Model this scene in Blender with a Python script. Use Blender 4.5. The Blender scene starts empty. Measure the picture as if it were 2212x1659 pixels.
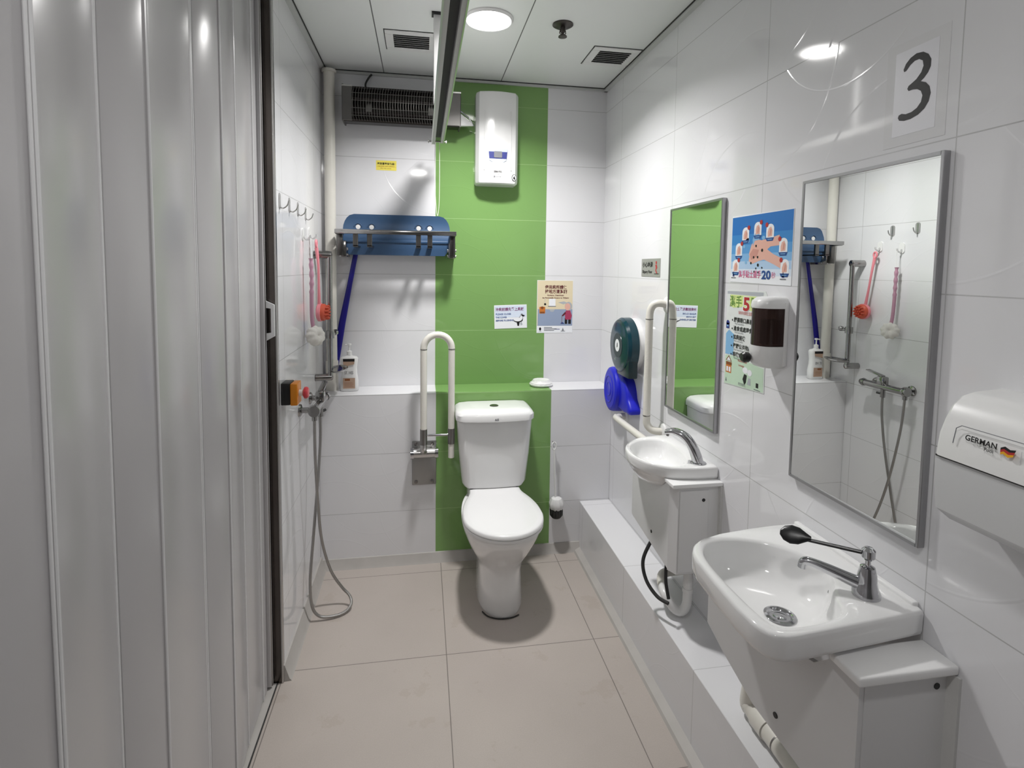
import bpy, bmesh, math, random
from mathutils import Vector, Matrix
random.seed(7)
PI = math.pi
S = bpy.context.scene
COL = S.collection

# ------------------------------------------------------------------ camera
def cam_axes(a, b, c):
    ca, sa = math.cos(a), math.sin(a)
    fwd = Vector((sa*math.cos(b), ca*math.cos(b), -math.sin(b)))
    right = Vector((ca, -sa, 0)); up = right.cross(fwd)
    return math.cos(c)*right + math.sin(c)*up, -math.sin(c)*right + math.cos(c)*up, fwd
cd = bpy.data.cameras.new('camera'); cam = bpy.data.objects.new('camera', cd); COL.objects.link(cam)
r_, u_, f_ = cam_axes(.1706, .0705, .0132)
M4 = Matrix((r_, u_, -f_)).transposed().to_4x4(); M4.translation = Vector((-.0704, -2.9464, 1.515))
cam.matrix_world = M4
cd.sensor_fit = 'HORIZONTAL'; cd.sensor_width = 36; cd.lens = 36*1178.3/2212
cd.shift_x = -(1114.0-1106)/2212; cd.shift_y = -(829.5-662.5)/2212
cd.clip_start = .02; cd.clip_end = 50
S.camera = cam

# ------------------------------------------------------------------ world, exposure
w = bpy.data.worlds.new('world'); S.world = w; w.use_nodes = True
w.node_tree.nodes['Background'].inputs[0].default_value = (.8, .85, .9, 1)
w.node_tree.nodes['Background'].inputs[1].default_value = .02
vs = S.view_settings
vs.view_transform = 'Standard'; vs.look = 'None'; vs.gamma = 1; vs.use_curve_mapping = False
vs.exposure = 0.0
S.cycles.max_bounces = 10; S.cycles.diffuse_bounces = 6; S.cycles.glossy_bounces = 6
S.cycles.transmission_bounces = 8; S.cycles.transparent_max_bounces = 8

# two recessed ceiling lamps light the room: over the toilet, and over the washing area
LAMPS = [(.19, -.72, 19.5, 143), (-.10, -2.86, 8.0, 174)]
H = 2.501; W = .932; L = -.568; D = .192; ZL = .88; ZR = .2687; XB = .768
for i, (x, y, p, sp_) in enumerate(LAMPS):
    ld = bpy.data.lights.new('lamp_light', 'AREA'); ld.shape = 'DISK'; ld.size = .15; ld.energy = p
    ld.color = (1.0, .985, .97); ld.spread = math.radians(sp_)
    lo = bpy.data.objects.new('lamp_light', ld); COL.objects.link(lo); lo.location = (x, y, H-.012)

# ------------------------------------------------------------------ node helper
class X:
    """socket wrapper with arithmetic"""
    def __init__(s, nt, k): s.nt, s.k = nt, k
    def op(s, o, *a):
        n = s.nt.nodes.new('ShaderNodeMath'); n.operation = o
        for i, q in enumerate((s,)+a):
            if isinstance(q, X): s.nt.links.new(q.k, n.inputs[i])
            else: n.inputs[i].default_value = q
        return X(s.nt, n.outputs[0])
    def __add__(s, o): return s.op('ADD', o)
    def __sub__(s, o): return s.op('SUBTRACT', o)
    def __mul__(s, o): return s.op('MULTIPLY', o)
    def __truediv__(s, o): return s.op('DIVIDE', o)
    def fract(s): return s.op('FRACT')
    def abs(s): return s.op('ABSOLUTE')
    def lt(s, o): return s.op('LESS_THAN', o)
    def gt(s, o): return s.op('GREATER_THAN', o)
    def inv(s): return (s*-1.0)+1.0
    def max(s, o): return s.op('MAXIMUM', o)
def mixc(nt, f, a, b):
    n = nt.nodes.new('ShaderNodeMix'); n.data_type = 'RGBA'
    if isinstance(f, X): nt.links.new(f.k, n.inputs[0])
    else: n.inputs[0].default_value = f
    for i, q in ((6, a), (7, b)):
        if isinstance(q, (tuple, list)): n.inputs[i].default_value = (*q[:3], 1)
        else: nt.links.new(q, n.inputs[i])
    return n.outputs[2]
def noise(nt, scale, detail=2, vec=None, rough=.5):
    n = nt.nodes.new('ShaderNodeTexNoise'); n.inputs['Scale'].default_value = scale
    n.inputs['Detail'].default_value = detail; n.inputs['Roughness'].default_value = rough
    if vec is None:
        g = nt.nodes.new('ShaderNodeNewGeometry'); vec = g.outputs['Position']
    nt.links.new(vec, n.inputs['Vector'])
    return X(nt, n.outputs['Fac'])
def bump(nt, h, strength, dist=.01):
    b = nt.nodes.new('ShaderNodeBump'); b.inputs['Strength'].default_value = strength
    b.inputs['Distance'].default_value = dist; nt.links.new(h.k, b.inputs['Height'])
    nt.links.new(b.outputs[0], nt.nodes['Principled BSDF'].inputs['Normal'])
def srgb(r, g, b):
    f = lambda c: (c/255/12.92) if c/255 <= .04045 else ((c/255+.055)/1.055)**2.4
    return (f(r), f(g), f(b))
MATS = {}
def mat(name, col, rough=.5, metal=0, spec=.5, var=0, vscale=30, bmp=0, bscale=40, trans=0, coat=0, alpha=1, emit=0, ior=None):
    if name in MATS: return MATS[name]
    m = bpy.data.materials.new(name); m.use_nodes = True; nt = m.node_tree
    p = nt.nodes['Principled BSDF']; I = p.inputs
    I['Base Color'].default_value = (*col, 1); I['Roughness'].default_value = rough
    I['Metallic'].default_value = metal; I['Specular IOR Level'].default_value = spec
    I['Transmission Weight'].default_value = trans; I['Coat Weight'].default_value = coat
    I['Coat Roughness'].default_value = .05
    if ior: I['IOR'].default_value = ior
    if emit:
        I['Emission Color'].default_value = (1, .98, .96, 1); I['Emission Strength'].default_value = emit
    if var:
        n = noise(nt, vscale, 3)
        nt.links.new(mixc(nt, n, tuple(c*(1-var) for c in col), tuple(min(1, c*(1+var)) for c in col)), I['Base Color'])
    if bmp: bump(nt, noise(nt, bscale, 3), bmp, .002)
    m.diffuse_color = (*col, 1)
    MATS[name] = m; return m

WHITE = (.745, .745, .765)
def tile_mat(name, ax, u0, du, strip=False, base=WHITE, grout=(.42, .42, .42), wave=.10):
    """glossy wall tiles .6 x .3 with fine joints, optional green tile strip 0 < x < .6"""
    m = bpy.data.materials.new(name); m.use_nodes = True; nt = m.node_tree; p = nt.nodes['Principled BSDF']
    g = nt.nodes.new('ShaderNodeNewGeometry')
    sp = nt.nodes.new('ShaderNodeSeparateXYZ'); nt.links.new(g.outputs['Position'], sp.inputs[0])
    sn = nt.nodes.new('ShaderNodeSeparateXYZ'); nt.links.new(g.outputs['True Normal'], sn.inputs[0])
    P = [X(nt, o) for o in sp.outputs]; nz = X(nt, sn.outputs[2]).abs()
    top = nz.gt(.5); side = top.inv()
    u = P[ax]; z = P[2]
    fu = (((u-u0)/du+.5).fract()-.5).abs()*du
    fz = (((z-.275)/.3+.5).fract()-.5).abs()*.3
    if strip:
        lu = (u.abs().lt(.0016)).max((u-.6).abs().lt(.0016))
        lu = lu*0.35
    else: lu = fu.lt(.0012)
    lz = fz.lt(.0013)*side
    line = lu.max(lz)
    n1 = noise(nt, 1.3, 2)
    col = base; gcol = grout
    if strip:
        ing = (u.gt(0.0))*(u.lt(.6))
        col = mixc(nt, ing, base, srgb(124, 163, 97)); gcol = mixc(nt, ing, grout, srgb(168, 202, 140))
        line = line
    c = mixc(nt, line*noise(nt, 3, 2).op('MULTIPLY_ADD', 1.2, .1).op('MINIMUM', 1.0), col, gcol)
    nt.links.new(c, p.inputs['Base Color'])
    p.inputs['Roughness'].default_value = .07; p.inputs['Specular IOR Level'].default_value = .5
    # faint pressed arcs in the glaze plus slight waviness
    tu = ((u-u0)/du).fract()*du; tz = ((z-.275)/.3).fract()*.3
    def ring(cx, cz, r, wd):
        a = tu-cx; b = tz-cz
        d = ((a*a+b*b).op('SQRT')-r).abs()
        return (d/wd).inv().max(0.0)
    rr = ring(.10, -.10, .27, .004).max(ring(.62, .32, .30, .004)).max(ring(.30, .45, .26, .003))
    h = n1*wave*3.0 + rr*.03*side + line*-.10
    bump(nt, h, .5, .012)
    MATS[name] = m; return m

M_tback = tile_mat('back_wall_tiles', 0, 0, .6, True)
M_tright = tile_mat('right_wall_tiles', 1, -.8445, .6, wave=.16)
M_tleft = tile_mat('left_wall_tiles', 1, -.8445, .6, wave=.22)

def floor_mat():
    m = bpy.data.materials.new('beige_floor_tiles'); m.use_nodes = True; nt = m.node_tree; p = nt.nodes['Principled BSDF']
    g = nt.nodes.new('ShaderNodeNewGeometry'); sp = nt.nodes.new('ShaderNodeSeparateXYZ'); nt.links.new(g.outputs['Position'], sp.inputs[0])
    x, y = X(nt, sp.outputs[0]), X(nt, sp.outputs[1])
    fx = (((x-.0258)/.6+.5).fract()-.5).abs()*.6; fy = (((y+.8957)/.6+.5).fract()-.5).abs()*.6
    line = fx.lt(.0016).max(fy.lt(.0016))
    big = noise(nt, 3.0, 4); fine = noise(nt, 260, 3, rough=.8)
    c1 = mixc(nt, big, srgb(180, 171, 165), srgb(196, 187, 180))
    c2 = mixc(nt, fine*.35, c1, srgb(120, 112, 106))
    st = noise(nt, 5.5, 5, rough=.65).op('SUBTRACT', .60)*5.0
    st = st.max(0.0).op('MINIMUM', .16)
    c3 = mixc(nt, st, c2, srgb(150, 134, 118))
    c4 = mixc(nt, line*.75, c3, srgb(96, 90, 86))
    nt.links.new(c4, p.inputs['Base Color'])
    p.inputs['Roughness'].default_value = .42; p.inputs['Specular IOR Level'].default_value = .35
    bump(nt, fine*.05+line*-.3, .4, .003)
    MATS['floor'] = m; return m
M_floor = floor_mat()
def ceil_mat():
    m = bpy.data.materials.new('ceiling_panels'); m.use_nodes = True; nt = m.node_tree; p = nt.nodes['Principled BSDF']
    g = nt.nodes.new('ShaderNodeNewGeometry'); sp = nt.nodes.new('ShaderNodeSeparateXYZ'); nt.links.new(g.outputs['Position'], sp.inputs[0])
    x = X(nt, sp.outputs[0])
    fx = (((x+.263)/.604+.5).fract()-.5).abs()*.604
    line = fx.lt(.0022)
    nt.links.new(mixc(nt, line*.9, (.80, .82, .81), (.05, .05, .05)), p.inputs['Base Color'])
    p.inputs['Roughness'].default_value = .38; p.inputs['Specular IOR Level'].default_value = .4
    bump(nt, noise(nt, 400, 2)*.05+line*-.5, .3, .003)
    return m
M_ceil = ceil_mat()

M_porc = mat('white_porcelain', (.82, .82, .82), .06, coat=.4)
M_porc2 = mat('white_glazed_seat', (.80, .80, .80), .18)
M_plast = mat('white_plastic', (.78, .78, .775), .28)
M_pvc = mat('cream_plastic_pipe', (.72, .70, .64), .35, var=.04)
M_dot = mat('cream_textured_grip', (.74, .72, .66), .5, bmp=.6, bscale=220)
M_panelbox = mat('white_painted_metal', (.70, .70, .705), .32)
M_lid = mat('white_laminate_top', (.82, .82, .82), .15)
M_chrome = mat('chrome', (.55, .55, .57), .08, 1)
M_steel = mat('brushed_steel', (.58, .57, .56), .28, 1, bmp=.1, bscale=300)
M_fsteel = mat('mirror_frame_steel', (.42, .42, .43), .3, 1)
M_rail = mat('stainless_rail', (.36, .355, .35), .16, 1)
M_seatst = mat('dark_seat_steel', (.16, .155, .15), .3, 1)
M_dsteel = mat('dark_steel', (.26, .25, .24), .3, 1)
M_jamb = mat('dark_brown_steel', (.115, .10, .092), .24, 1, var=.25, vscale=8)
M_alu = mat('aluminium', (.52, .52, .51), .6, 0, spec=.25)
M_black = mat('black_plastic', (.008, .008, .009), .32)
M_rub = mat('black_rubber', (.018, .018, .018), .5)
M_blue = mat('slate_blue_plastic', srgb(60, 88, 122), .34)
M_royal = mat('royal_blue_plastic', srgb(14, 22, 190), .42)
M_navy = mat('deep_blue_plastic', srgb(22, 12, 130), .35)
M_teal = mat('dark_teal_plastic', srgb(4, 50, 62), .16)
M_teal2 = mat('darker_teal_plastic', srgb(2, 34, 42), .3)
M_door = mat('grey_folding_door_plastic', (.50, .49, .50), .22, var=.03, vscale=3)
M_doorw = mat('white_door_bead', (.74, .74, .75), .2)
M_mirror = mat('mirror_glass', (.86, .88, .86), .0, 1)
M_skirt = mat('mortar_skirting', (.44, .42, .40), .6, var=.10, vscale=12)
M_caulk = mat('white_sealant', (.62, .62, .61), .5)
M_orange = mat('orange_plastic', srgb(216, 132, 24), .35)
M_red = mat('red_plastic', srgb(205, 60, 70), .3)
M_pink = mat('pink_plastic', srgb(226, 138, 148), .3)
M_coral = mat('coral_rubber', srgb(206, 88, 62), .45)
M_mauve = mat('mauve_plastic', srgb(185, 140, 160), .35)
M_foam = mat('white_sponge', (.74, .72, .68), .9, bmp=.5, bscale=120)
M_clear = mat('clear_plastic', (.80, .80, .80), .1, trans=.6, ior=1.45)
M_amber = mat('smoked_brown_plastic', srgb(70, 52, 48), .12, trans=.55, ior=1.3)
M_soap = mat('dark_liquid_soap', srgb(26, 14, 14), .3)
M_emit = mat('lamp_diffuser', (1, 1, 1), .5, emit=14)
M_dark = mat('dark_cavity', (.03, .03, .03), .6)
M_spr = mat('dark_bronze', (.07, .062, .058), .35, .8)
M_cap = mat('heater_cap', (.13, .125, .12), .45, .5)
M_heatbox = mat('dark_reflector', (.035, .032, .03), .3, .7)
M_heat = mat('heater_tube', (.06, .05, .05), .2, .4)
M_paper = mat('white_paper', (.76, .76, .80), .35)
M_cream = mat('cream_paper', srgb(228, 214, 180), .45)
def flat(name, r, g, b, rough=.45): return mat('ink_'+name, srgb(r, g, b), rough)
K_blk = flat('black', 18, 16, 18); K_grey = flat('grey', 120, 122, 128); K_lg = flat('light_grey', 176, 180, 186)
K_red = flat('red', 178, 42, 44); K_mar = flat('maroon', 96, 22, 34); K_pur = flat('purple', 120, 30, 96)
K_blue = flat('blue', 30, 112, 190); K_dblue = flat('dark_blue', 28, 72, 140); K_lblue = flat('light_blue', 130, 180, 220)
K_pblue = flat('pale_blue', 178, 202, 224); K_pink = flat('pink', 214, 110, 150); K_skin = flat('skin', 226, 176, 160)
K_skin2 = flat('skin_shade', 205, 148, 136)
K_floorb = flat('poster_floor_blue', 146, 160, 186); K_crm = flat('cream', 224, 210, 178)
K_white = flat('white', 236, 238, 242); K_org = flat('orange', 196, 116, 48); K_brn = flat('brown', 130, 74, 34)
K_ygrn = flat('yellow_green', 216, 232, 150); K_grn = flat('green', 108, 146, 70); K_pgrn = flat('pale_green', 196, 220, 196)
K_yel = flat('yellow', 238, 222, 96); K_gold = flat('gold', 232, 170, 30); K_sil = mat('silver_sign', (.42, .42, .40), .35, .5)
K_navy = flat('navy', 44, 54, 130); K_sky = flat('sky', 196, 208, 232)

# ------------------------------------------------------------------ mesh builder
class MB:
    def __init__(s): s.v = []; s.f = []; s.mi = []; s.mats = []
    def _m(s, m):
        if m not in s.mats: s.mats.append(m)
        return s.mats.index(m)
    def add(s, vs, fs, m):
        o = len(s.v); k = s._m(m); s.v += [Vector(v) for v in vs]
        for f in fs: s.f.append([i+o for i in f]); s.mi.append(k)
    def addbm(s, bm, m):
        bm.verts.index_update()
        s.add([v.co.copy() for v in bm.verts], [[v.index for v in f.verts] for f in bm.faces], m); bm.free()
    def box(s, x0, x1, y0, y1, z0, z1, m, bev=0, seg=2, mx=None):
        bm = bmesh.new(); bmesh.ops.create_cube(bm, size=1)
        for v in bm.verts:
            v.co = Vector(((x0+x1)/2+v.co.x*(x1-x0), (y0+y1)/2+v.co.y*(y1-y0), (z0+z1)/2+v.co.z*(z1-z0)))
        if bev: bmesh.ops.bevel(bm, geom=bm.edges[:], offset=bev, segments=seg, affect='EDGES', profile=.5)
        if mx:
            for v in bm.verts: v.co = mx @ v.co
        s.addbm(bm, m); return s
    def obox(s, c, ax, size, m, bev=0, seg=2):
        """oriented box: centre c, axes ax (3 unit vectors), size"""
        bm = bmesh.new(); bmesh.ops.create_cube(bm, size=1)
        for v in bm.verts: v.co = Vector([v.co[i]*size[i] for i in range(3)])
        if bev: bmesh.ops.bevel(bm, geom=bm.edges[:], offset=bev, segments=seg, affect='EDGES', profile=.5)
        A = [Vector(a) for a in ax]
        for v in bm.verts: v.co = Vector(c)+A[0]*v.co.x+A[1]*v.co.y+A[2]*v.co.z
        s.addbm(bm, m); return s
    def loft(s, rings, m, cap0=True, cap1=True, closed=False):
        n = len(rings[0]); vs = [p for r in rings for p in r]; fs = []
        for i in range(len(rings)-(0 if closed else 1)):
            a = i*n; b = ((i+1) % len(rings))*n
            for j in range(n):
                k = (j+1) % n; fs.append([a+j, a+k, b+k, b+j])
        if not closed:
            if cap0: fs.append(list(range(n))[::-1])
            if cap1: fs.append([(len(rings)-1)*n+j for j in range(n)])
        s.add(vs, fs, m); return s
    def tube(s, path, r, m, seg=14, radii=None, closed=False, cap=True):
        P = [Vector(p) for p in path]; n = len(P); rings = []
        t0 = (P[1]-P[0]).normalized(); ref = Vector((0, 0, 1)) if abs(t0.z) < .9 else Vector((1, 0, 0))
        nrm = (ref-t0*ref.dot(t0)).normalized()
        for i in range(n):
            if closed: t = (P[(i+1) % n]-P[i-1]).normalized()
            elif i == 0: t = t0
            elif i == n-1: t = (P[-1]-P[-2]).normalized()
            else: t = ((P[i+1]-P[i]).normalized()+(P[i]-P[i-1]).normalized()).normalized()
            nrm = (nrm-t*nrm.dot(t)).normalized(); b = t.cross(nrm)
            rr = radii[i] if radii else r
            rings.append([P[i]+nrm*(rr*math.cos(2*PI*k/seg))+b*(rr*math.sin(2*PI*k/seg)) for k in range(seg)])
        return s.loft(rings, m, cap, cap, closed)
    def lathe(s, prof, c, m, ax=(0, 0, 1), seg=32, lobes=0, lamp=0):
        """prof: list of (radius, height along axis)"""
        A = Vector(ax).normalized(); ref = Vector((0, 0, 1)) if abs(A.z) < .9 else Vector((1, 0, 0))
        U = (ref-A*ref.dot(A)).normalized(); V = A.cross(U); c = Vector(c); rings = []
        for (r, h) in prof:
            rg = []
            for k in range(seg):
                a = 2*PI*k/seg; q = r*(1+lamp*math.cos(lobes*a)) if lobes else r
                rg.append(c+A*h+U*(q*math.cos(a))+V*(q*math.sin(a)))
            rings.append(rg)
        return s.loft(rings, m, True, True)
    def prism(s, pts, O, R, U, N, t, m, bev=0):
        """extrude 2d outline pts in plane (R,U) at O along N by t"""
        O, R, U, N = map(Vector, (O, R, U, N)); bm = bmesh.new()
        vs = [bm.verts.new(O+R*a+U*b) for a, b in pts]; f = bm.faces.new(vs)
        ret = bmesh.ops.extrude_face_region(bm, geom=[f])
        ev = [g for g in ret['geom'] if isinstance(g, bmesh.types.BMVert)]
        for v in ev: v.co += N*t
        bmesh.ops.recalc_face_normals(bm, faces=bm.faces)
        if bev:
            es = [e for e in bm.edges if all(v in ev for v in e.verts)]
            bmesh.ops.bevel(bm, geom=es, offset=bev, segments=2, affect='EDGES', profile=.5)
        s.addbm(bm, m); return s
    def sheet(s, pts, fr, lift, m):
        """thin printed shape on plane frame fr=(O,R,U,N)"""
        O, R, U, N = fr
        if sum(pts[i][0]*pts[(i+1) % len(pts)][1]-pts[(i+1) % len(pts)][0]*pts[i][1] for i in range(len(pts))) < 0: pts = pts[::-1]
        s.add([O+R*a+U*b+N*lift for a, b in pts], [list(range(len(pts)))], m); return s
    def text(s, body, fr, a, b, size, m, lift=.0006, align='LEFT', sx=1, bold=0, width=None):
        O, R, U, N = fr
        cu = bpy.data.curves.new('t', 'FONT'); cu.body = body; cu.size = size; cu.align_x = align; cu.offset = bold
        cu.resolution_u = 3
        ob = bpy.data.objects.new('t', cu); COL.objects.link(ob)
        dg = bpy.context.evaluated_depsgraph_get(); me = bpy.data.meshes.new_from_object(ob.evaluated_get(dg))
        if width and len(me.vertices):
            xs = [v.co.x for v in me.vertices]; sx = width/max(1e-6, max(xs)-min(xs))
        s.add([O+R*(a+v.co.x*sx)+U*(b+v.co.y)+N*lift for v in me.vertices], [list(p.vertices) for p in me.polygons], m)
        bpy.data.objects.remove(ob); bpy.data.curves.remove(cu); bpy.data.meshes.remove(me); return s
    def build(s, name, parent=None, ang=32, recalc=True):
        if parent is not None: org = parent['_org'] if '_org' in parent.keys() else None; o = Vector(org)
        else:
            mn = [min(v[i] for v in s.v) for i in range(3)]; mx = [max(v[i] for v in s.v) for i in range(3)]
            o = Vector(((mn[0]+mx[0])/2, (mn[1]+mx[1])/2, mn[2]))
        me = bpy.data.meshes.new(name); me.from_pydata([v-o for v in s.v], [], s.f)
        for m in s.mats: me.materials.append(m)
        for p, k in zip(me.polygons, s.mi): p.material_index = k; p.use_smooth = True
        bm = bmesh.new(); bm.from_mesh(me)
        if recalc: bmesh.ops.recalc_face_normals(bm, faces=bm.faces)
        th = math.radians(ang)
        for e in bm.edges:
            e.smooth = len(e.link_faces) == 2 and e.calc_face_angle(0) < th
        bm.to_mesh(me); bm.free(); me.update()
        ob = bpy.data.objects.new(name, me); COL.objects.link(ob)
        if parent is not None:
            ob.parent = parent
        else: ob.location = o
        ob['_org'] = tuple(o)
        return ob
def tag(o, label, cat, group=None):
    o['label'] = label; o['category'] = cat
    if group: o['group'] = group
    return o
def thing(name, loc, label, cat, group=None):
    o = bpy.data.objects.new(name, None); COL.objects.link(o); o.location = loc; o['_org'] = tuple(loc); o.empty_display_size = .05
    return tag(o, label, cat, group)
def struct(o): o['kind'] = 'structure'; return o
def sempty(name, loc):
    o = bpy.data.objects.new(name, None); COL.objects.link(o); o.location = loc; o['_org'] = tuple(loc); o['kind'] = 'structure'; return o
def dup(root, delta, label=None):
    r = root.copy(); COL.objects.link(r); r.location = root.location+Vector(delta)
    if label: r['label'] = label
    for ch in list(root.children):
        c = ch.copy(); COL.objects.link(c); c.parent = r
        for g in list(ch.children):
            d = g.copy(); COL.objects.link(d); d.parent = c
    return r
def cat(P, n=8, closed=False):
    P = [Vector(p) for p in P]; out = []; N = len(P)
    rng = range(N if closed else N-1)
    for i in rng:
        g = (lambda k: P[k % N]) if closed else (lambda k: P[max(0, min(N-1, k))])
        a, b, c, d = g(i-1), g(i), g(i+1), g(i+2)
        for k in range(n):
            t = k/n
            out.append(.5*((2*b)+(c-a)*t+(2*a-5*b+4*c-d)*t*t+(3*b-a-3*c+d)*t**3))
    if not closed: out.append(P[-1])
    return out
def ell(cx, cy, rx, ry, n=24): return [(cx+rx*math.cos(2*PI*k/n), cy+ry*math.sin(2*PI*k/n)) for k in range(n)]
def rrect(x0, x1, y0, y1, r, n=5):
    o = []
    for cx, cy, a0 in ((x1-r, y1-r, 0), (x0+r, y1-r, PI/2), (x0+r, y0+r, PI), (x1-r, y0+r, 1.5*PI)):
        for k in range(n+1): o.append((cx+r*math.cos(a0+PI/2*k/n), cy+r*math.sin(a0+PI/2*k/n)))
    return o
def rectp(x0, x1, y0, y1): return [(x0, y0), (x1, y0), (x1, y1), (x0, y1)]
FB = lambda x, z, y=0.0: (Vector((x, y-.0002, z)), Vector((1, 0, 0)), Vector((0, 0, 1)), Vector((0, -1, 0)))     # on a back wall plane
FR = lambda y, z, x=W: (Vector((x-.0002, y, z)), Vector((0, -1, 0)), Vector((0, 0, 1)), Vector((-1, 0, 0)))       # on the right wall

# ================================================================== SETTING
Y0 = -4.0
struct(MB().box(-1.2, W+.1, Y0, .1, -.1, 0, M_floor).build('floor'))
struct(MB().box(-1.2, W+.1, Y0, .1, H, H+.06, M_ceil).build('ceiling'))
b = MB(); b.box(L-.1, W+.1, 0, .1, 0, H, M_tback)
struct(b.build('wall_back'))
struct(MB().box(L, W, -D, 0, 0, ZL, M_tback, .002, 1).build('trim_6'))
b = MB(); b.box(W, W+.1, Y0, .1, 0, H, M_tright)
struct(b.build('wall_right'))
struct(MB().box(XB, W, Y0, -D, 0, ZR, M_tright, .002, 1).build('trim_7'))
b = MB(); b.box(L-.1, L, -.945, 0, 0, H, M_tleft)
b.box(L-.1, L, -3.0, -.945, 2.42, H, M_tleft); b.box(L-.1, L, Y0, -3.0, 0, H, M_tleft)
struct(b.build('wall_left'))
b = MB(); b.box(L-.1, W+.1, Y0-.1, Y0, 0, H, mat('front_wall_absorber', (.16, .16, .16), .5)); struct(b.build('wall_front'))  # unseen wall behind the camera, colour darkened to soak up bounced fill light
b = MB(); b.box(-.95, -.90, -3.1, -.7, 0, H, mat('outer_wall_paint', (.5, .5, .5), .6)); struct(b.build('wall_outer'))
def skirt(name, pts, R, N, l0, l1):
    b = MB(); rings = []
    for t in (l0, l1): rings.append([Vector(R)*t+Vector(q) for q in pts])
    b.loft(rings, M_skirt); return struct(b.build(name))
skirt('baseboard_back', [(0, -D, 0), (0, -D-.028, 0), (0, -D-.020, .012), (0, -D-.006, .046), (0, -D, .048)], (1, 0, 0), 0, L, XB)
skirt('baseboard_left', [(L, 0, 0), (L+.030, 0, 0), (L+.022, 0, .010), (L+.006, 0, .060), (L, 0, .062)], (0, 1, 0), 0, -.945, -D)
skirt('baseboard_right', [(XB, 0, 0), (XB-.034, 0, 0), (XB-.028, 0, .010), (XB-.004, 0, .020), (XB, 0, .022)], (0, 1, 0), 0, Y0, -D)
# ceiling edge angles with a dark shadow gap
M_gap = M_dark
for nm, (x0, x1, y0, y1), gp in (('trim_1', (W-.020, W, Y0, 0), (W-.024, W-.020, Y0, 0)), ('trim_2', (L, L+.02, Y0, 0), (L+.02, L+.024, Y0, 0)),
                              ('trim_3', (L, W, -.012, 0), (L, W, -.016, -.012))):
    b = MB(); b.box(x0, x1, y0, y1, H-.016, H, mat('ceiling_angle', (.55, .56, .55), .4))
    b.box(*gp, H-.004, H, M_gap); struct(b.build(nm))
# stainless door jamb and sill
j = sempty('trim_4', (-.59, -.945, 0))
MB().box(-.66, -.566, -.952, -.93, 0, 2.42, M_jamb, .002, 1).build('jamb_face', j)
MB().box(-.571, -.564, -.954, -.944, 0, 2.42, M_steel, .001, 1).build('jamb_edge', j)
j['kind'] = 'structure'
b = MB(); b.box(-.66, -.584, -3.0, -.955, 0, .004, M_skirt); b.box(-.587, -.583, -3.0, -.955, 0, .0046, M_dark); struct(b.build('trim_5'))

# folding door in the left wall
dr = sempty('door_1', (-.61, -1.9, 0))
ys = [-.985, -1.033, -1.215, -1.370, -1.483, -1.770, -1.885, -2.085, -2.22, -2.42, -2.56, -2.76, -2.99]
xo = [-.610, -.611, -.606, -.591, -.618, -.588, -.618, -.590, -.618, -.590, -.618, -.590, -.612]
for i in range(len(ys)-1):
    a = Vector((xo[i], ys[i], 0)); c = Vector((xo[i+1], ys[i+1], 0)); d = (c-a).normalized(); n = Vector((-d.y, d.x, 0))
    if n.x < 0: n = -n
    b = MB()
    A = a+d*.006; C = c-d*.006; k = (C-A).length
    sec = [(0, -.005), (0, .0), (.004, .0010), (k/2, .0010), (k-.004, .0010), (k, 0), (k, -.005)]
    b.loft([[A+d*s+n*t+Vector((0, 0, z)) for s, t in sec] for z in (.012, 2.40)], M_door)
    b.build('door_panel', dr, ang=50)
for i in range(1, len(ys)-1):
    b = MB()
    b.box(xo[i]-.006, xo[i]+.0005, ys[i]-.0065, ys[i]+.0065, .012, 2.40, M_door)
    b.tube([(xo[i]+.001, ys[i]-.0035, .012), (xo[i]+.001, ys[i]-.0035, 2.40)], .0028, M_doorw, 8)
    if i in (4, 7, 8): b.tube([(xo[i]+.001, ys[i]-.014, .012), (xo[i]+.001, ys[i]-.014, 2.40)], .0028, M_doorw, 8)
    b.build('hinge_strip', dr)
b = MB(); b.box(-.632, -.598, -.985, -.957, .012, 2.40, M_door, .003)
b.box(-.622, -.607, -.9585, -.955, .012, 2.40, M_doorw); b.tube([(-.598, -.975, .012), (-.598, -.975, 2.40)], .003, M_dsteel, 8)
b.tube([(-.6, -.964, .012), (-.6, -.964, 2.40)], .003, M_doorw, 8); b.build('closing_post', dr)
hd = MB()
out = [(-.617, 1.402), (-.570, 1.379), (-.570, 1.270), (-.617, 1.243)]; inn = [(-.608, 1.370), (-.580, 1.366), (-.580, 1.283), (-.608, 1.279)]
for i in range(4):
    p, q, r, s_ = out[i], out[(i+1) % 4], inn[(i+1) % 4], inn[i]
    hd.loft([[Vector((a, y, c)) for a, c in (p, q, r, s_)] for y in (-.972, -.958)], M_doorw)
hd.build('door_handle', dr)

# ================================================================== CEILING FITTINGS
def downlight(x, y, label):
    t = thing('ceiling_downlight', (x, y, H-.012), label, 'ceiling light', 'ceiling downlights')
    MB().lathe([(.098, .012), (.098, .008), (.090, .0), (.088, .002), (.088, .012)], (x, y, H-.012), M_plast, seg=48).build('trim_ring', t)
    MB().lathe([(.087, .008), (.086, .0035), (.06, .0025), (.001, .002)], (x, y, H-.012), M_emit, seg=48).build('diffuser', t)
downlight(LAMPS[0][0], LAMPS[0][1], 'round glowing white ceiling downlight between the hanging rail and the sprinkler')
downlight(LAMPS[1][0], LAMPS[1][1], 'round ceiling downlight over the front of the room, above the folding door')
for o in list(COL.objects):
    if o.type == 'LIGHT': o.location.z = H-.016

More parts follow.
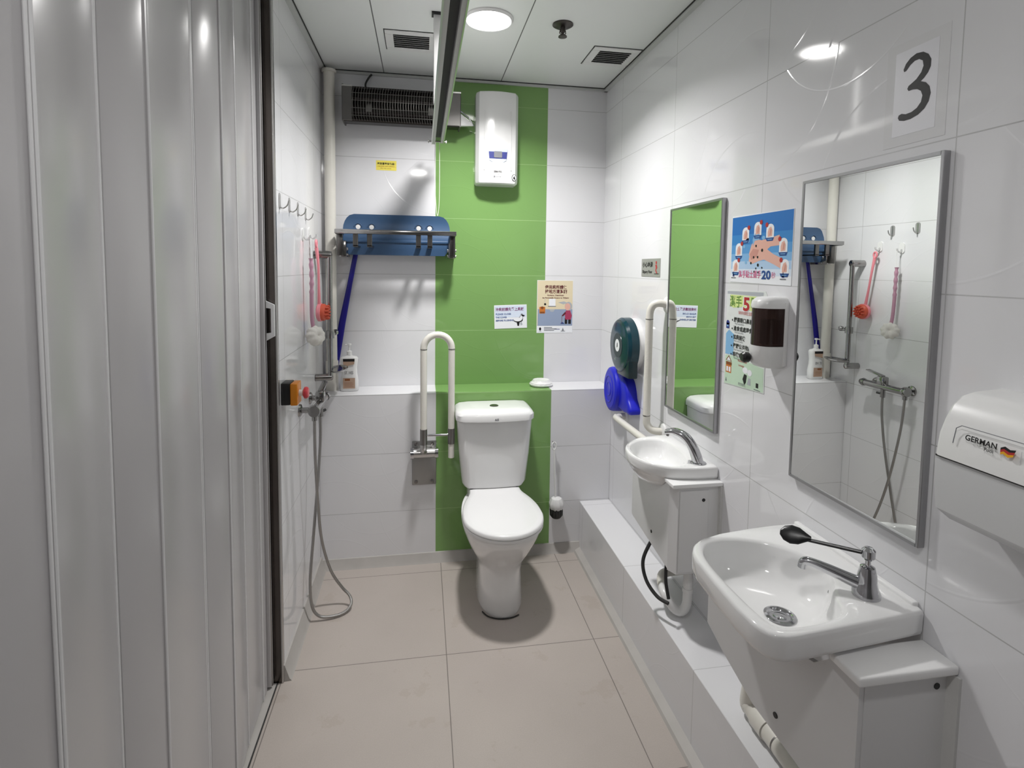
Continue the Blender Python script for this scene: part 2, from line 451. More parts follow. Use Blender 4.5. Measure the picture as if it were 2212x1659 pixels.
def vent(x0, x1, y0, y1, label):
    t = thing('ceiling_vent', ((x0+x1)/2, (y0+y1)/2, H-.006), label, 'air vent', 'square ceiling vents')
    z0 = H-.006; f = .034
    b = MB()
    b.box(x0, x1, y0, y0+f, z0, H, M_plast, .002, 1); b.box(x0, x1, y1-f, y1, z0, H, M_plast, .002, 1)
    b.box(x0, x0+f, y0+f, y1-f, z0, H, M_plast); b.box(x1-f, x1, y0+f, y1-f, z0, H, M_plast)
    b.box(x0-.004, x1+.004, y0-.004, y1+.004, H-.001, H-.0002, M_dark)
    b.build('vent_frame', t)
    b = MB(); b.box(x0+f, x1-f, y0+f, y1-f, H-.002, H-.0005, M_dark); n = 7
    for k in range(n):
        yy = y0+f+(y1-y0-2*f)*(k+.5)/n
        b.obox(((x0+x1)/2, yy, H-.006), ((1, 0, 0), (0, .8, .6), (0, -.6, .8)), (x1-x0-2*f, .011, .0016), mat('vent_slat', (.42, .42, .42), .4))
    b.build('louvre', t)
vent(-.227, -.006, -.540, -.330, 'square white ceiling vent left of the hanging rail')
vent(.684, .902, -.550, -.340, 'square white ceiling vent near the right wall')
t = thing('fire_sprinkler', (.49, -.728, H-.05), 'dark round fire sprinkler head on the ceiling between light and right vent', 'sprinkler')
MB().lathe([(.042, .05), (.042, .046), (.032, .040), (.014, .038)], (.49, -.728, H-.05), M_spr).build('escutcheon', t)
b = MB(); b.lathe([(.010, .042), (.010, .02), (.006, .015), (.006, .006)], (.49, -.728, H-.05), M_spr)
b.lathe([(.017, .004), (.018, .0), (.004, -.002)], (.49, -.728, H-.05), M_spr, seg=16)
for s in (-1, 1): b.tube([(.49+s*.010, -.728, H-.02), (.49+s*.013, -.728, H-.035), (.49, -.728, H-.046)], .002, M_spr, 6)
b.build('sprinkler_head', t)

# hanging aluminium track
t = thing('ceiling_hung_track', (.005, -1.5, 2.12), 'long aluminium track with dark slot hung below the ceiling', 'curtain track')
x0, x1 = -.024, .033
b = MB()
b.box(x0, x0+.016, -3.2, -.17, 2.12, 2.16, M_alu, .001, 1); b.box(x1-.014, x1, -3.2, -.20, 2.12, 2.16, M_alu, .001, 1)
b.box(x0+.01, x1-.01, -3.2, -.20, 2.148, 2.16, mat('track_slot', (.085, .085, .088), .75)); b.box(x0-.002, x0+.002, -3.2, -.17, 2.118, 2.130, M_steel); b.box(x1-.002, x1+.002, -3.2, -.20, 2.118, 2.130, M_steel)
b.build('track_profile', t)
b = MB(); b.tube([(x0-.016, -.21, 2.125), (x1+.014, -.21, 2.125)], .004, M_steel, 8)
b.lathe([(.009, 0), (.009, .005)], (x0-.018, -.21, 2.125), M_steel, (1, 0, 0), 16); b.lathe([(.007, 0), (.007, .005)], (x1+.010, -.21, 2.125), M_plast, (1, 0, 0), 16)
b.build('end_bolt', t)
for yy in (-.72, -2.6):
    b = MB(); b.box(x0-.003, x0+.028, yy-.008, yy+.008, 2.155, H-.004, M_plast, .002, 1)
    b.box(x0-.010, x0+.036, yy-.022, yy+.022, H-.006, H-.0005, M_black); b.build('hanger_rod', t)
b = MB(); P = cat([(-.008, -.235, 2.118), (-.010, -.235, 1.95), (-.004, -.235, 1.82), (.004, -.235, 1.765), (.011, -.235, 1.82), (.013, -.235, 1.95), (.012, -.235, 2.118)])
b.tube(P, .0012, M_pvc, 6); b.build('pull_cord', t)

# ================================================================== BACK WALL
# infrared heater
t = thing('infrared_wall_heater', (-.165, -.10, 2.22), 'long black grilled infrared heater high on the back wall', 'heater')
hx0, hx1 = -.452, .118
b = MB()
for prof in ([(0.0, 2.395), (-.145, 2.385), (-.160, 2.225), (-.150, 2.222), (-.135, 2.372), (0.0, 2.385)],):
    pass
sec = [(-.03, 2.40), (-.115, 2.392), (-.125, 2.380), (-.04, 2.386), (-.028, 2.32), (-.045, 2.245), (-.125, 2.232), (-.118, 2.222), (-.03, 2.230)]
b.loft([[Vector((x, y, z)) for y, z in sec] for x in (hx0, hx1)], M_heatbox)
b.build('reflector_housing', t)
for x, a0, a1 in ((hx0, hx0-.004, hx0+.045), (hx1, hx1-.10, hx1+.004)):
    b = MB(); b.box(x-.004, x+.004, -.127, -.02, 2.222, 2.398, M_cap, .002, 1)
    b.box(a0, a1, -.128, -.116, 2.225, 2.395, M_cap, .003, 1); b.box(a0, a1, -.131, -.126, 2.386, 2.393, M_steel)
    b.build('end_cap', t)
for z in (2.275, 2.345):
    MB().tube([(hx0+.02, -.075, z), (hx1-.03, -.075, z)], .009, M_heat, 12).build('heating_tube', t)
b = MB()
for k in range(4): z = 2.25+k*.036; b.tube([(hx0+.04, -.128, z), (hx1-.10, -.128, z)], .0016, M_dsteel, 6)
n = 34
for k in range(n):
    x = hx0+.05+(hx1-hx0-.15)*k/(n-1)
    b.tube([(x+.004, -.120, 2.388), (x, -.131, 2.365), (x-.003, -.133, 2.305), (x, -.131, 2.245), (x+.004, -.122, 2.228)], .0011, M_dsteel, 5)
b.build('wire_grille', t)
b = MB(); b.loft([[Vector((.118, -.09, 2.302)), Vector((.118, -.115, 2.295)), Vector((.118, -.115, 2.232)), Vector((.118, -.09, 2.232))],
                  [Vector((.188, -.06, 2.256)), Vector((.188, -.068, 2.254)), Vector((.188, -.068, 2.246)), Vector((.188, -.06, 2.246))]], M_plast)
b.tube([(.12, -.11, 2.306), (.165, -.09, 2.28), (.192, -.06, 2.248)], .003, M_chrome, 8); b.build('side_bracket', t)
for x in (hx0+.10, hx1-.16): MB().box(x, x+.03, -.045, 0, 2.28, 2.35, M_dsteel, .002, 1).build('wall_bracket', t)
b = MB(); b.tube(cat([(-.345, -.05, 2.395), (-.352, -.035, 2.43), (-.335, -.02, 2.47), (-.322, -.02, 2.485)]), .005, M_rub, 8); b.build('power_cable', t)

# electric water heater
t = thing('electric_water_heater', (.315, 0, 1.95), 'white instant water heater with blue control panel on the green tiles', 'water heater')
def wh(z, inset=0):
    r = []
    x0, x1 = .203+inset, .425-inset
    r += [Vector((x1, 0, z)), Vector((x0, 0, z))]
    n = 14
    for k in range(n+1):
        a = k/n; x = x0+(x1-x0)*a
        e = min(a, 1-a); rr = math.sin(min(1, e/.07)*PI/2)
        r.append(Vector((x, -(.066+.024*rr+.020*math.sin(PI*a))+inset, z)))
    return r
b = MB(); b.loft([wh(1.949, .012), wh(1.955, .003), wh(1.965), wh(2.405), wh(2.417, .004), wh(2.421, .014)], M_porc2)
b.build('casing', t, ang=25)
for x, w_ in ((.245, .0022), (.385, .0022)):
    MB().tube([(x, -.1035, 2.02), (x+(.002 if x < .3 else -.002), -.1035, 2.32)], w_, M_plast, 6).build('moulded_rib', t)
fr = (Vector((.315, -.1115, 2.09)), Vector((1, 0, 0)), Vector((0, 0, 1)), Vector((0, -1, 0)))
b = MB(); cp = [(-.050, .036), (.050, .036), (.044, -.020), (.030, -.030), (.018, -.018), (.006, -.030), (-.006, -.030), (-.018, -.018), (-.030, -.030), (-.044, -.020)]
b.prism(cp, (.315, -.104, 2.09), (1, 0, 0), (0, 0, 1), (0, -1, 0), .0065, K_sky)
b.sheet([(-.048, .022), (.048, .022), (.045, -.012), (-.045, -.012)], fr, -.0001+.0012, K_navy)
cpn = b.build('control_panel', t)
MB().prism(rrect(-.021, .021, -.008, .024, .004), (.315, -.113, 2.09), (1, 0, 0), (0, 0, 1), (0, -1, 0), .0015, K_grey).build('display', cpn)
b = MB(); fr2 = (Vector((.315, -.1117, 2.0)), Vector((1, 0, 0)), Vector((0, 0, 1)), Vector((0, -1, 0)))
b.text('GERMAN POOL', fr2, 0, .008, .012, K_blk, align='CENTER', bold=.0003, width=.042)
b.text('CEX', fr2, 0, -.004, .007, K_grey, align='CENTER'); b.text('■ 24kW', fr2, -.002, -.016, .008, K_grey, align='CENTER', width=.04)
b.build('brand_lettering', t)
b = MB(); fr3 = (Vector((.402, -.0980, 1.985)), Vector((1, .33, 0)).normalized(), Vector((0, 0, 1)), Vector((.33, -1, 0)).normalized())
b.sheet(ell(0, 0, .014, .017), fr3, .002, K_blk); b.sheet(ell(0, 0, .0115, .0145), fr3, .0025, K_white)
b.sheet([(-.006, .008), (-.002, .001), (.001, .009), (.004, .006), (.004, -.003), (.008, -.006), (.002, -.010), (-.005, -.006)], fr3, .003, K_blk); b.build('round_badge', t)

# yellow caution sticker
b = MB(); fr = FB(-.305, 2.012); b.sheet(rectp(0, .103, 0, .050), fr, .0004, K_yel); b.sheet(rectp(.002, .101, .018, .019), fr, .0007, K_gold)
b.text('嚴禁覆蓋發熱器！', fr, .006, .029, .0125, K_blk, .0008, bold=.0002, width=.090); b.text('CAUTION: HOT SURFACE', fr, .008, .018, .007, K_brn, .0008, width=.084)
b.text('Do not cover', fr, .022, .008, .007, K_brn, .0008, width=.055)
tag(b.build('warning_sticker', recalc=False), 'small yellow warning sticker below the infrared heater', 'sticker')

# small card on green tiles
def quadframe(x, z, w_, h_, y, rz=0):
    a = math.radians(rz); return (Vector((x, y, z)), Vector((math.cos(a), 0, math.sin(a))), Vector((-math.sin(a), 0, math.cos(a))), Vector((0, -1, 0)))
fr = quadframe(.321, 1.182, 0, 0, -.0003, 1.8); b = MB()
b.prism(rectp(0, .181, 0, .129), fr[0], fr[1], fr[2], fr[3], .0012, K_white)
b.sheet(rectp(.004, .177, .060, .124), fr, .0014, flat('card_tint', 214, 224, 240))
b.text('沖廁前請先蓋上廁板', fr, .007, .098, .020, K_pur, .0018, bold=.0004, width=.158)
b.text('PLEASE CLOSE', fr, .008, .075, .013, K_dblue, .0018, bold=.0003, width=.084); b.text('THE COVER', fr, .008, .057, .013, K_dblue, .0018, bold=.0003, width=.062)
b.text('BEFORE FLUSHING', fr, .008, .040, .013, K_dblue, .0018, bold=.0004, width=.100)
b.sheet(ell(.132, .044, .026, .013), fr, .0018, K_blk); b.sheet(ell(.130, .047, .023, .010), fr, .0020, K_white)
b.sheet([(.136, .055), (.150, .080), (.158, .078), (.160, .050), (.150, .036)], fr, .0017, K_grey); b.sheet([(.140, .056), (.151, .076), (.156, .074), (.157, .053), (.149, .040)], fr, .0019, K_white)
b.sheet([(.148, .076), (.170, .070), (.164, .062), (.152, .066)], fr, .0021, K_blk); b.sheet([(.124, .031), (.140, .031), (.136, .012), (.128, .012)], fr, .0018, K_blk)
b.sheet([(.142, .028), (.152, .034), (.156, .018), (.146, .014)], fr, .0018, K_lg)
tag(b.build('notice_card', recalc=False), 'small white card with purple heading and toilet drawing on green tiles', 'sign')

# cream poster
fr = quadframe(.556, 1.158, 0, 0, -.0003, 0); b = MB()
b.prism(rectp(0, .205, 0, .293), fr[0], fr[1], fr[2], fr[3], .0008, K_white)
b.sheet(rectp(.002, .203, .040, .291), fr, .0010, K_crm); b.sheet(rectp(.005, .203, .040, .132), fr, .0012, K_floorb)
b.text('使用廁所請保', fr, .044, .246, .023, K_mar, .0016, bold=.0005, width=.126); b.text('持地方清潔謝', fr, .044, .222, .023, K_mar, .0016, bold=.0005, width=.126)
b.text('Hygiene, Cleanliness', fr, .057, .206, .011, K_mar, .0016, width=.094, bold=.0002); b.text('be Personally Aware to Others', fr, .030, .192, .011, K_mar, .0016, width=.150, bold=.0002)
b.sheet(rectp(.068, .105, .150, .190), fr, .0014, K_white); b.sheet(rectp(.062, .108, .146, .150), fr, .0016, K_grey)
b.sheet([(.070, .132), (.102, .132), (.094, .118), (.078, .118)], fr, .0016, K_lg); b.sheet(ell(.046, .160, .006, .006), fr, .0016, K_blk); b.sheet(rectp(.045, .0465, .166, .196), fr, .0014, K_lg)
b.sheet(rrect(.014, .047, .108, .146, .005), fr, .0016, K_org); b.sheet(rectp(.018, .043, .110, .118), fr, .0018, K_brn); b.sheet(ell(.030, .140, .008, .008), fr, .0018, K_brn)
b.sheet(ell(.180, .148, .021, .025), fr, .0016, K_lg); b.sheet(ell(.175, .146, .016, .020), fr, .0018, K_skin)
b.sheet([(.165, .124), (.190, .126), (.200, .096), (.194, .074), (.164, .074), (.160, .096)], fr, .0018, flat('coat_red', 168, 58, 92))
b.sheet([(.162, .118), (.166, .108), (.148, .092), (.143, .098)], fr, .0020, K_mar); b.sheet(rectp(.160, .174, .050, .084), fr, .0016, K_blk); b.sheet(rectp(.180, .195, .050, .084), fr, .0016, K_blk)
b.sheet([(.135, .050), (.143, .062), (.156, .054), (.156, .050)], fr, .0018, K_dblue); b.sheet(rectp(.142, .144, .05, .098), fr, .0019, K_brn)
b.sheet([(.120, .170), (.155, .176), (.172, .168), (.15, .160)], fr, .0014, K_lg)
b.sheet(ell(.020, .022, .006, .009), fr, .0012, K_blk); b.sheet(rectp(.014, .026, .008, .010), fr, .0012, K_grey)
for k in range(3): b.sheet(rectp(.042, .100-.006*k+(.02 if k == 1 else 0), .012+.008*k, .016+.008*k), fr, .0012, K_grey)
b.sheet(rectp(.10, .132, .019, .022), fr, .0012, K_navy); b.sheet([(.144, .012), (.150, .030), (.156, .012)], fr, .0012, K_grey); b.sheet(rectp(.138, .163, .008, .011), fr, .0012, K_grey)
tag(b.build('hygiene_poster', recalc=False), 'cream and blue poster with dark heading at the green strip edge', 'poster')

# corner pipe
t = thing('vertical_drain_pipe', (-.524, -.062, ZL), 'cream vertical pipe in the back left corner', 'pipe')
MB().tube([(-.524, -.062, ZL), (-.524, -.062, H-.02)], .0265, M_pvc, 24).build('pipe_run', t)
b = MB(); b.tube([(-.524, -.062, ZL), (-.524, -.062, ZL+.15)], .031, M_pvc, 24); b.build('coupling', t)
MB().lathe([(.034, 0), (.034, .012)], (-.524, -.062, H-.034), M_pvc).build('ceiling_collar', t)

# folded shower seat
t = thing('folding_shower_seat', (-.20, -.10, 1.56), 'blue fold-up shower seat with steel frame on the back wall', 'shower seat')
fx0, fx1 = -.478, .092
prof = [(-.075, 1.776), (-.068, 1.74), (-.072, 1.70), (-.085, 1.66), (-.088, 1.62), (-.080, 1.572)]
b = MB(); n = 40
def seatx(z):
    # rounded outline top corners
    a0, a1 = -.462, .072
    if z > 1.70: d = (z-1.70)/.076; k = .055*(1-math.sqrt(max(0, 1-d*d))); return a0+k, a1-k
    if z < 1.60: d = (1.60-z)/.03; k = .02*d; return a0+.012+k, a1-.008-k
    return a0, a1
zs = [1.776, 1.770, 1.757, 1.74, 1.72, 1.70, 1.67, 1.64, 1.61, 1.60, 1.585, 1.572]
def yz(z):
    for (ya, za), (yb, zb) in zip(prof[:-1], prof[1:]):
        if za >= z >= zb: tt = (za-z)/(za-zb); return ya+(yb-ya)*tt
    return prof[-1][0]
front = []; 
vs = []; fs = []; nx = 30
for z in zs:
    a0, a1 = seatx(z)
    for k in range(nx+1): vs.append(Vector((a0+(a1-a0)*k/nx, yz(z)-.010, z)))
off = len(vs)
for z in zs:
    a0, a1 = seatx(z)
    for k in range(nx+1): vs.append(Vector((a0+(a1-a0)*k/nx, yz(z)+.012, z)))
R_ = nx+1
for i in range(len(zs)-1):
    for k in range(nx):
        q = [i*R_+k, i*R_+k+1, (i+1)*R_+k+1, (i+1)*R_+k]; fs.append(q); fs.append([off+v for v in q[::-1]])
for i in range(len(zs)-1):
    for k in (0, nx): fs.append([i*R_+k, (i+1)*R_+k, off+(i+1)*R_+k, off+i*R_+k])
for k in range(nx):
    for i in (0, len(zs)-1): fs.append([i*R_+k, i*R_+k+1, off+i*R_+k+1, off+i*R_+k])
b.add(vs, fs, M_blue); pad = b.build('seat_pad', t, ang=45)
for x in (-.388, -.322, -.088, -.032):
    MB().lathe([(.0115, -.001), (.0115, .002), (.0001, .003)], (x, -.080, 1.712), M_plast, (0, -1, 0), 20).build('drain_hole', pad)
    MB().tube([(x+.018*math.cos(a*PI/8), -.083, 1.712+.018*math.sin(a*PI/8)) for a in range(0, 9)], .0024, M_blue, 6).build('moulded_lip', pad)
MB().box(-.455, .066, -.104, -.094, 1.634, 1.648, M_blue, .004, 2).build('moulded_ridge', pad)
MB().box(fx0-.006, fx1+.006, -.212, -.192, 1.670, 1.692, M_rail, .003, 2).build('front_bar', t)
for x in (fx0-.004, fx1-.024):
    b = MB(); b.box(x, x+.028, -.205, -.100, 1.668, 1.690, M_seatst, .003); b.box(x, x+.028, -.150, -.130, 1.566, 1.690, M_seatst, .003); b.build('side_arm', t)
for x in (-.388, -.322, -.088, -.032):
    b = MB(); b.box(x-.012, x+.012, -.200, -.185, 1.610, 1.680, M_seatst, .002, 1); b.box(x-.012, x+.012, -.200, -.095, 1.608, 1.616, M_seatst); b.build('cross_slat', t)
for x in (fx0+.004, fx1-.028):
    b = MB(); b.box(x, x+.034, -.13, 0, 1.560, 1.640, M_rail, .003)
    b.tube([(x-.006, -.10, 1.60), (x+.04, -.10, 1.60)], .009, M_chrome, 12); b.tube([(x-.006, -.10, 1.572), (x+.04, -.10, 1.572)], .006, M_chrome, 12); b.build('wall_hinge', t)

# blue stick behind the pipe
b = MB(); P0 = Vector((-.400, -.018, 1.62)); P1 = Vector((-.478, -.020, 1.22)); P2 = Vector((-.535, -.020, ZL))
rings = []
for p, wd, th in ((P0, .024, .010), (P0.lerp(P1, .5), .026, .012), (P1, .034, .012), (P1.lerp(P2, .5), .036, .012), (P2, .030, .012)):
    rings.append([p+Vector((math.cos(a*PI/8)*wd/2, math.sin(a*PI/8)*th/2, 0)) for a in range(16)])
b.loft(rings, M_navy); tag(b.build('plastic_stick'), 'long deep blue plastic stick leaning below the shower seat', 'stick')

# shower-gel bottle
t = thing('pump_bottle', (-.434, -.115, ZL), 'white pump lotion bottle with brown label on the back ledge', 'bottle')
b = MB(); bx, by = -.434, -.094
rings = []
for z, hw, hd_ in ((0, .040, .020), (.004, .044, .024), (.05, .044, .025), (.09, .038, .022), (.12, .037, .021), (.15, .041, .022), (.168, .043, .022), (.176, .036, .018), (.180, .016, .012), (.184, .012, .011)):
    rings.append([Vector((bx+hw*math.copysign(abs(math.cos(a))**.6, math.cos(a)), by+hd_*math.copysign(abs(math.sin(a))**.6, math.sin(a)), ZL+z)) for a in [2*PI*k/28 for k in range(28)]])
b.loft(rings, M_plast); bbd = b.build('bottle_body', t, ang=50)
b = MB(); b.lathe([(.013, .184), (.013, .203), (.008, .205), (.004, .207), (.004, .232), (.010, .234), (.010, .242), (.001, .244)], (bx, by, ZL), M_plast, seg=20)
b.tube([(bx, by, ZL+.238), (bx-.020, by-.004, ZL+.236)], .0035, M_plast, 8); b.build('pump', t)
b = MB(); fr = (Vector((bx, by-.0265, ZL)), Vector((1, 0, 0)), Vector((0, 0, 1)), Vector((0, -1, 0)))
lab = flat('label_brown', 176, 148, 128)
b.sheet([(-.026, .128), (.026, .140), (.029, .168), (-.029, .168)], fr, 0, lab); b.sheet(rectp(-.028, .028, .154, .168), fr, .0003, K_blk); b.sheet(rectp(-.029, .030, .016, .070), fr, 0, lab)
b.sheet(rectp(-.02, .005, .056, .066), fr, .0003, K_brn); b.text('ST. IVES', fr, -.021, .090, .020, K_blk, .0004, 'LEFT', width=.042, bold=.0002)
for k in range(4): b.sheet(rectp(-.024, .022-.004*(k % 2), .024+.007*k, .0255+.007*k), fr, .0004, K_brn)
b.build('label', bbd, recalc=False)

# white round dish on the ledge
t = thing('round_dish', (.568, -.085, ZL), 'round white lidded dish on the back ledge above the toilet', 'dish')
MB().lathe([(.050, 0), (.062, .004), (.064, .012), (.058, .016)], (.568, -.085, ZL), M_plast, seg=40).build('dish_base', t)
MB().lathe([(.056, .015), (.060, .018), (.052, .022), (.046, .030), (.044, .034), (.030, .030), (.0005, .029)], (.568, -.085, ZL), M_plast, seg=40, lobes=14, lamp=.025).build('lid', t)

# fold-up grab bar
t = thing('fold_up_grab_bar', (-.058, -.24, .41), 'cream U-shaped grab bar folded up left of the toilet', 'grab bar')
xa, xb, gy = -.062, .073, -.285
b = MB(); b.box(-.119, .002, -.200, -D, .408, .636, mat('satin_plate_steel', (.36, .36, .355), .42, .9), .003); 
mpl = b.build('mounting_plate', t)
for x, z in ((-.100, .425), (-.018, .425), (-.100, .622), (-.018, .622)):
    MB().lathe([(.009, 0), (.009, .003), (.005, .005), (.0005, .005)], (x, -.200, z), M_dsteel, (0, -1, 0), 12).build('bolt', mpl)
b = MB(); b.tube([(-.122, -.235, .585), (.006, -.235, .585)], .024, M_steel, 24); b.lathe([(.028, 0), (.028, .016)], (-.126, -.235, .585), M_chrome, (1, 0, 0), 24); b.lathe([(.028, 0), (.028, .016)], (-.006, -.235, .585), M_chrome, (1, 0, 0), 24)
b.box(-.095, -.020, -.235, -.195, .565, .605, M_steel, .003); b.build('hinge', t)
tp = 1.120
def ubar(z0a, z0b):
    P = [(xa, gy, z0a), (xa, gy, tp)]
    for k in range(1, 16): a = PI*k/16; P.append(((xa+xb)/2-(xb-xa)/2*math.cos(a), gy, tp+(xb-xa)/2*math.sin(a)))
    P += [(xb, gy, tp), (xb, gy, z0b)]; return P
MB().tube(ubar(tp-.001, tp-.001), .0165, M_pvc, 20).build('top_bend', t)
MB().tube([(xa, gy, .72), (xa, gy, tp-.002)], .0160, M_dot, 20).build('left_grip', t)
MB().tube([(xb, gy, .72), (xb, gy, tp-.002)], .0160, M_dot, 20).build('right_grip', t)
for x in (xa, xb): MB().tube([(x, gy, tp-.006), (x, gy, tp-.003)], .0168, M_dsteel, 20).build('joint_ring', t)
for x in (xa, xb): MB().tube([(x, gy, .645), (x, gy, .722)], .0175, M_dsteel, 20).build('steel_sleeve', t)
MB().tube([(xb, gy, .575), (xb, gy, .646)], .0150, M_pvc, 20).build('end_stub', t)
b = MB(); b.tube(cat([(xa, gy, .650), (xa, gy, .62), (-.059, -.255, .600)]), .016, M_steel, 16); b.build('hinge_neck', t)
MB().tube([(xa, gy, .690), (xb, gy, .690)], .0065, M_chrome, 12).build('cross_link', t)

# toilet brush hung on the low wall
t = thing('toilet_brush', (.627, -.235, .21), 'black and white toilet brush hanging right of the toilet', 'toilet brush')
b = MB(); lp = [(.612+.011*math.sin(a*PI/8), -.228, .590+.020*math.cos(a*PI/8)) for a in range(16)]
b.tube(lp, .004, M_plast, 8, closed=True); b.tube([(.613, -.230, .575), (.616, -.233, .45), (.622, -.236, .32)], .0055, M_plast, 10); b.build('handle', t)
MB().lathe([(.006, .115), (.026, .108), (.038, .085), (.037, .062), (.030, .050)], (.627, -.238, .205), M_clear if False else M_plast, seg=28, lobes=9, lamp=.07).build('white_collar', t)
MB().lathe([(.028, .06), (.034, .045), (.033, .02), (.022, .004), (.0005, 0)], (.627, -.238, .205), M_rub, seg=28, lobes=14, lamp=.05).build('bristle_head', t)
MB().tube([(.612, -D, .603), (.612, -.222, .603), (.612, -.232, .612)], .0022, M_dsteel, 6).build('wall_hook', t)

# ================================================================== TOILET
t = thing('toilet', (.285, -.45, 0), 'white close-coupled toilet with closed lid in front of green tiles', 'toilet')
cx = .283
def egg(yb, yf, hw, z, n=48, sq=2.3, my=.42):
    """closed outline: back yb, front yf (more negative), half width hw"""
    ym = yb+(yf-yb)*my; r = []
    for k in range(n):
        a = 2*PI*k/n; c, s = math.cos(a), math.sin(a)
        if s >= 0: e = 2/sq; x = hw*math.copysign(abs(c)**e, c); y = ym+(yb-ym)*abs(s)**e
        else: x = hw*c if True else 0; y = ym-(ym-yf)*abs(s)**.92
        r.append(Vector((cx+x, y, z)))
    return r
b = MB()
b.loft([egg(-.26, -.712, .100, 0, my=.6), egg(-.255, -.716, .103, .012, my=.6), egg(-.25, -.706, .098, .10, my=.6), egg(-.24, -.700, .100, .17, my=.6), egg(-.23, -.712, .112, .215, my=.6),
        egg(-.215, -.750, .138, .265, my=.6), egg(-.21, -.795, .160, .32, my=.58), egg(-.21, -.828, .174, .365, my=.56), egg(-.215, -.842, .177, .392, my=.56), egg(-.22, -.842, .174, .399, my=.56)], M_porc)
b.build('bowl', t, ang=60)
b = MB(); b.box(cx-.128, cx+.128, -.375, -.21, .30, .425, M_porc, .02, 3); b.build('cistern_shelf', t)
def seatout(z, g=0):
    r = []; hb = .124+g; yb = -.352
    pts = [(hb, yb), (hb+.004, -.40), (.155+g, -.48), (.172+g, -.56), (.176+g, -.64)]
    for k in range(1, 12): a = k/12*PI/2; pts.append(((.176+g)*math.cos(a), -.64-(.206+g)*math.sin(a)))
    full = pts+[(0, -.846-g)]+[(-x, y) for x, y in pts[::-1]]
    P = cat([(cx+x, y, z) for x, y in full], 3)
    return P
b = MB(); b.loft([seatout(.400, -.004), seatout(.402), seatout(.411), seatout(.414, -.004)], M_porc2); b.build('seat', t, ang=50)
b = MB(); b.loft([seatout(.415, -.003), seatout(.418, .001), seatout(.430, .0), seatout(.435, -.006), seatout(.437, -.03)], M_porc2); b.build('lid', t, ang=50)
for s in (-1, 1): MB().tube([(cx+s*.075-.02, -.362, .425), (cx+s*.075+.02, -.362, .425)], .009, M_plast, 12).build('lid_hinge', t)
def tank(z, hw, yf, g=0, bulge=.012):
    r = []; n = 12; yb = -.196
    r.append(Vector((cx+hw-g, yb, z))); r.append(Vector((cx-hw+g, yb, z)))
    for k in range(n*2+1):
        a = -1+k/n; x = a*(hw-g); e = 1-abs(a); rr = math.sin(min(1, e/.16)*PI/2)
        r.append(Vector((cx+x, yf+.03*(1-rr)-bulge*(1-a*a)+g*.6, z)))
    return r
b = MB(); b.loft([tank(.432, .128, -.352, .02), tank(.440, .150, -.356, .004), tank(.46, .157, -.360), tank(.60, .171, -.368), tank(.772, .183, -.376), tank(.776, .183, -.376, .004)], M_porc); b.build('cistern', t, ang=40)
b = MB(); b.loft([tank(.776, .187, -.382, .004, .022), tank(.780, .191, -.386, 0, .024), tank(.806, .191, -.386, 0, .024), tank(.818, .188, -.380, .004, .024), tank(.828, .170, -.365, .004, .022), tank(.832, .12, -.335, 0, .01)], M_porc); clid = b.build('cistern_lid', t, ang=40)
b = MB(); b.lathe([(.022, 0), (.022, .004), (.018, .006), (.0005, .0055)], (cx, -.300, .830), M_dsteel, seg=24); b.build('flush_button', clid)
b = MB(); fr = (Vector((cx, -.4102, .787)), Vector((1, 0, 0)), Vector((0, 0, 1)), Vector((0, -1, 0))); b.text('AIS', fr, 0, 0, .014, K_grey, .0004, 'CENTER', bold=.0004); b.build('maker_mark', clid, recalc=False)
b = MB(); b.box(cx-.12, cx+.12, -.36, -.22, .424, .436, K_grey, .003); b.build('tank_gasket', t)
tg = [(-.090, -.655), (-.070, -.690), (-.035, -.712), (0, -.718), (.035, -.714), (.065, -.70)]
MB().tube(cat([(cx+x, y, .004) for x, y in tg]), .003, M_rub, 6).build('base_sealant', t)

# ================================================================== LEFT WALL FITTINGS
t = thing('shower_rail', (-.50, -.265, .95), 'chrome vertical shower rail with soap tray on the left wall', 'shower rail')
px_, py_ = -.500, -.262
MB().tube([(px_, py_, .985), (px_, py_, 1.562)], .0125, M_rail, 20).build('rail_tube', t)
for z, r in ((1.566, .019), (.985, .017)):
    b = MB(); b.tube([(L, py_-.005, z), (px_+.006, py_+.004, z)], r, M_rail, 20); b.lathe([(r*.98, 0), (r*.8, .006), (.0005, .009)], (px_+.004, py_+.003, z), M_rail, (1, .12, 0), 20); b.build('wall_bracket', t)
b = MB(); b.lathe([(.020, -.018), (.021, 0), (.020, .018)], (px_, py_, 1.19), M_rail, seg=20); b.tube([(px_, py_, 1.192), (px_+.022, py_+.045, 1.192)], .009, M_rail, 12)
b.lathe([(.013, 0), (.015, .012), (.010, .02)], (px_+.014, py_+.03, 1.195), M_rail, (.45, .9, .1), 16); b.build('slider', t)
b = MB(); b.loft([[Vector((px_+.03+u*rr, py_+.045+v*rr*2.0, z)) for u, v in ell(0, 0, 1, 1, 28)] for z, rr in ((1.006, .030), (1.012, .040), (1.020, .044), (1.021, .040), (1.014, .034))], M_rail)
b.build('soap_tray', t)

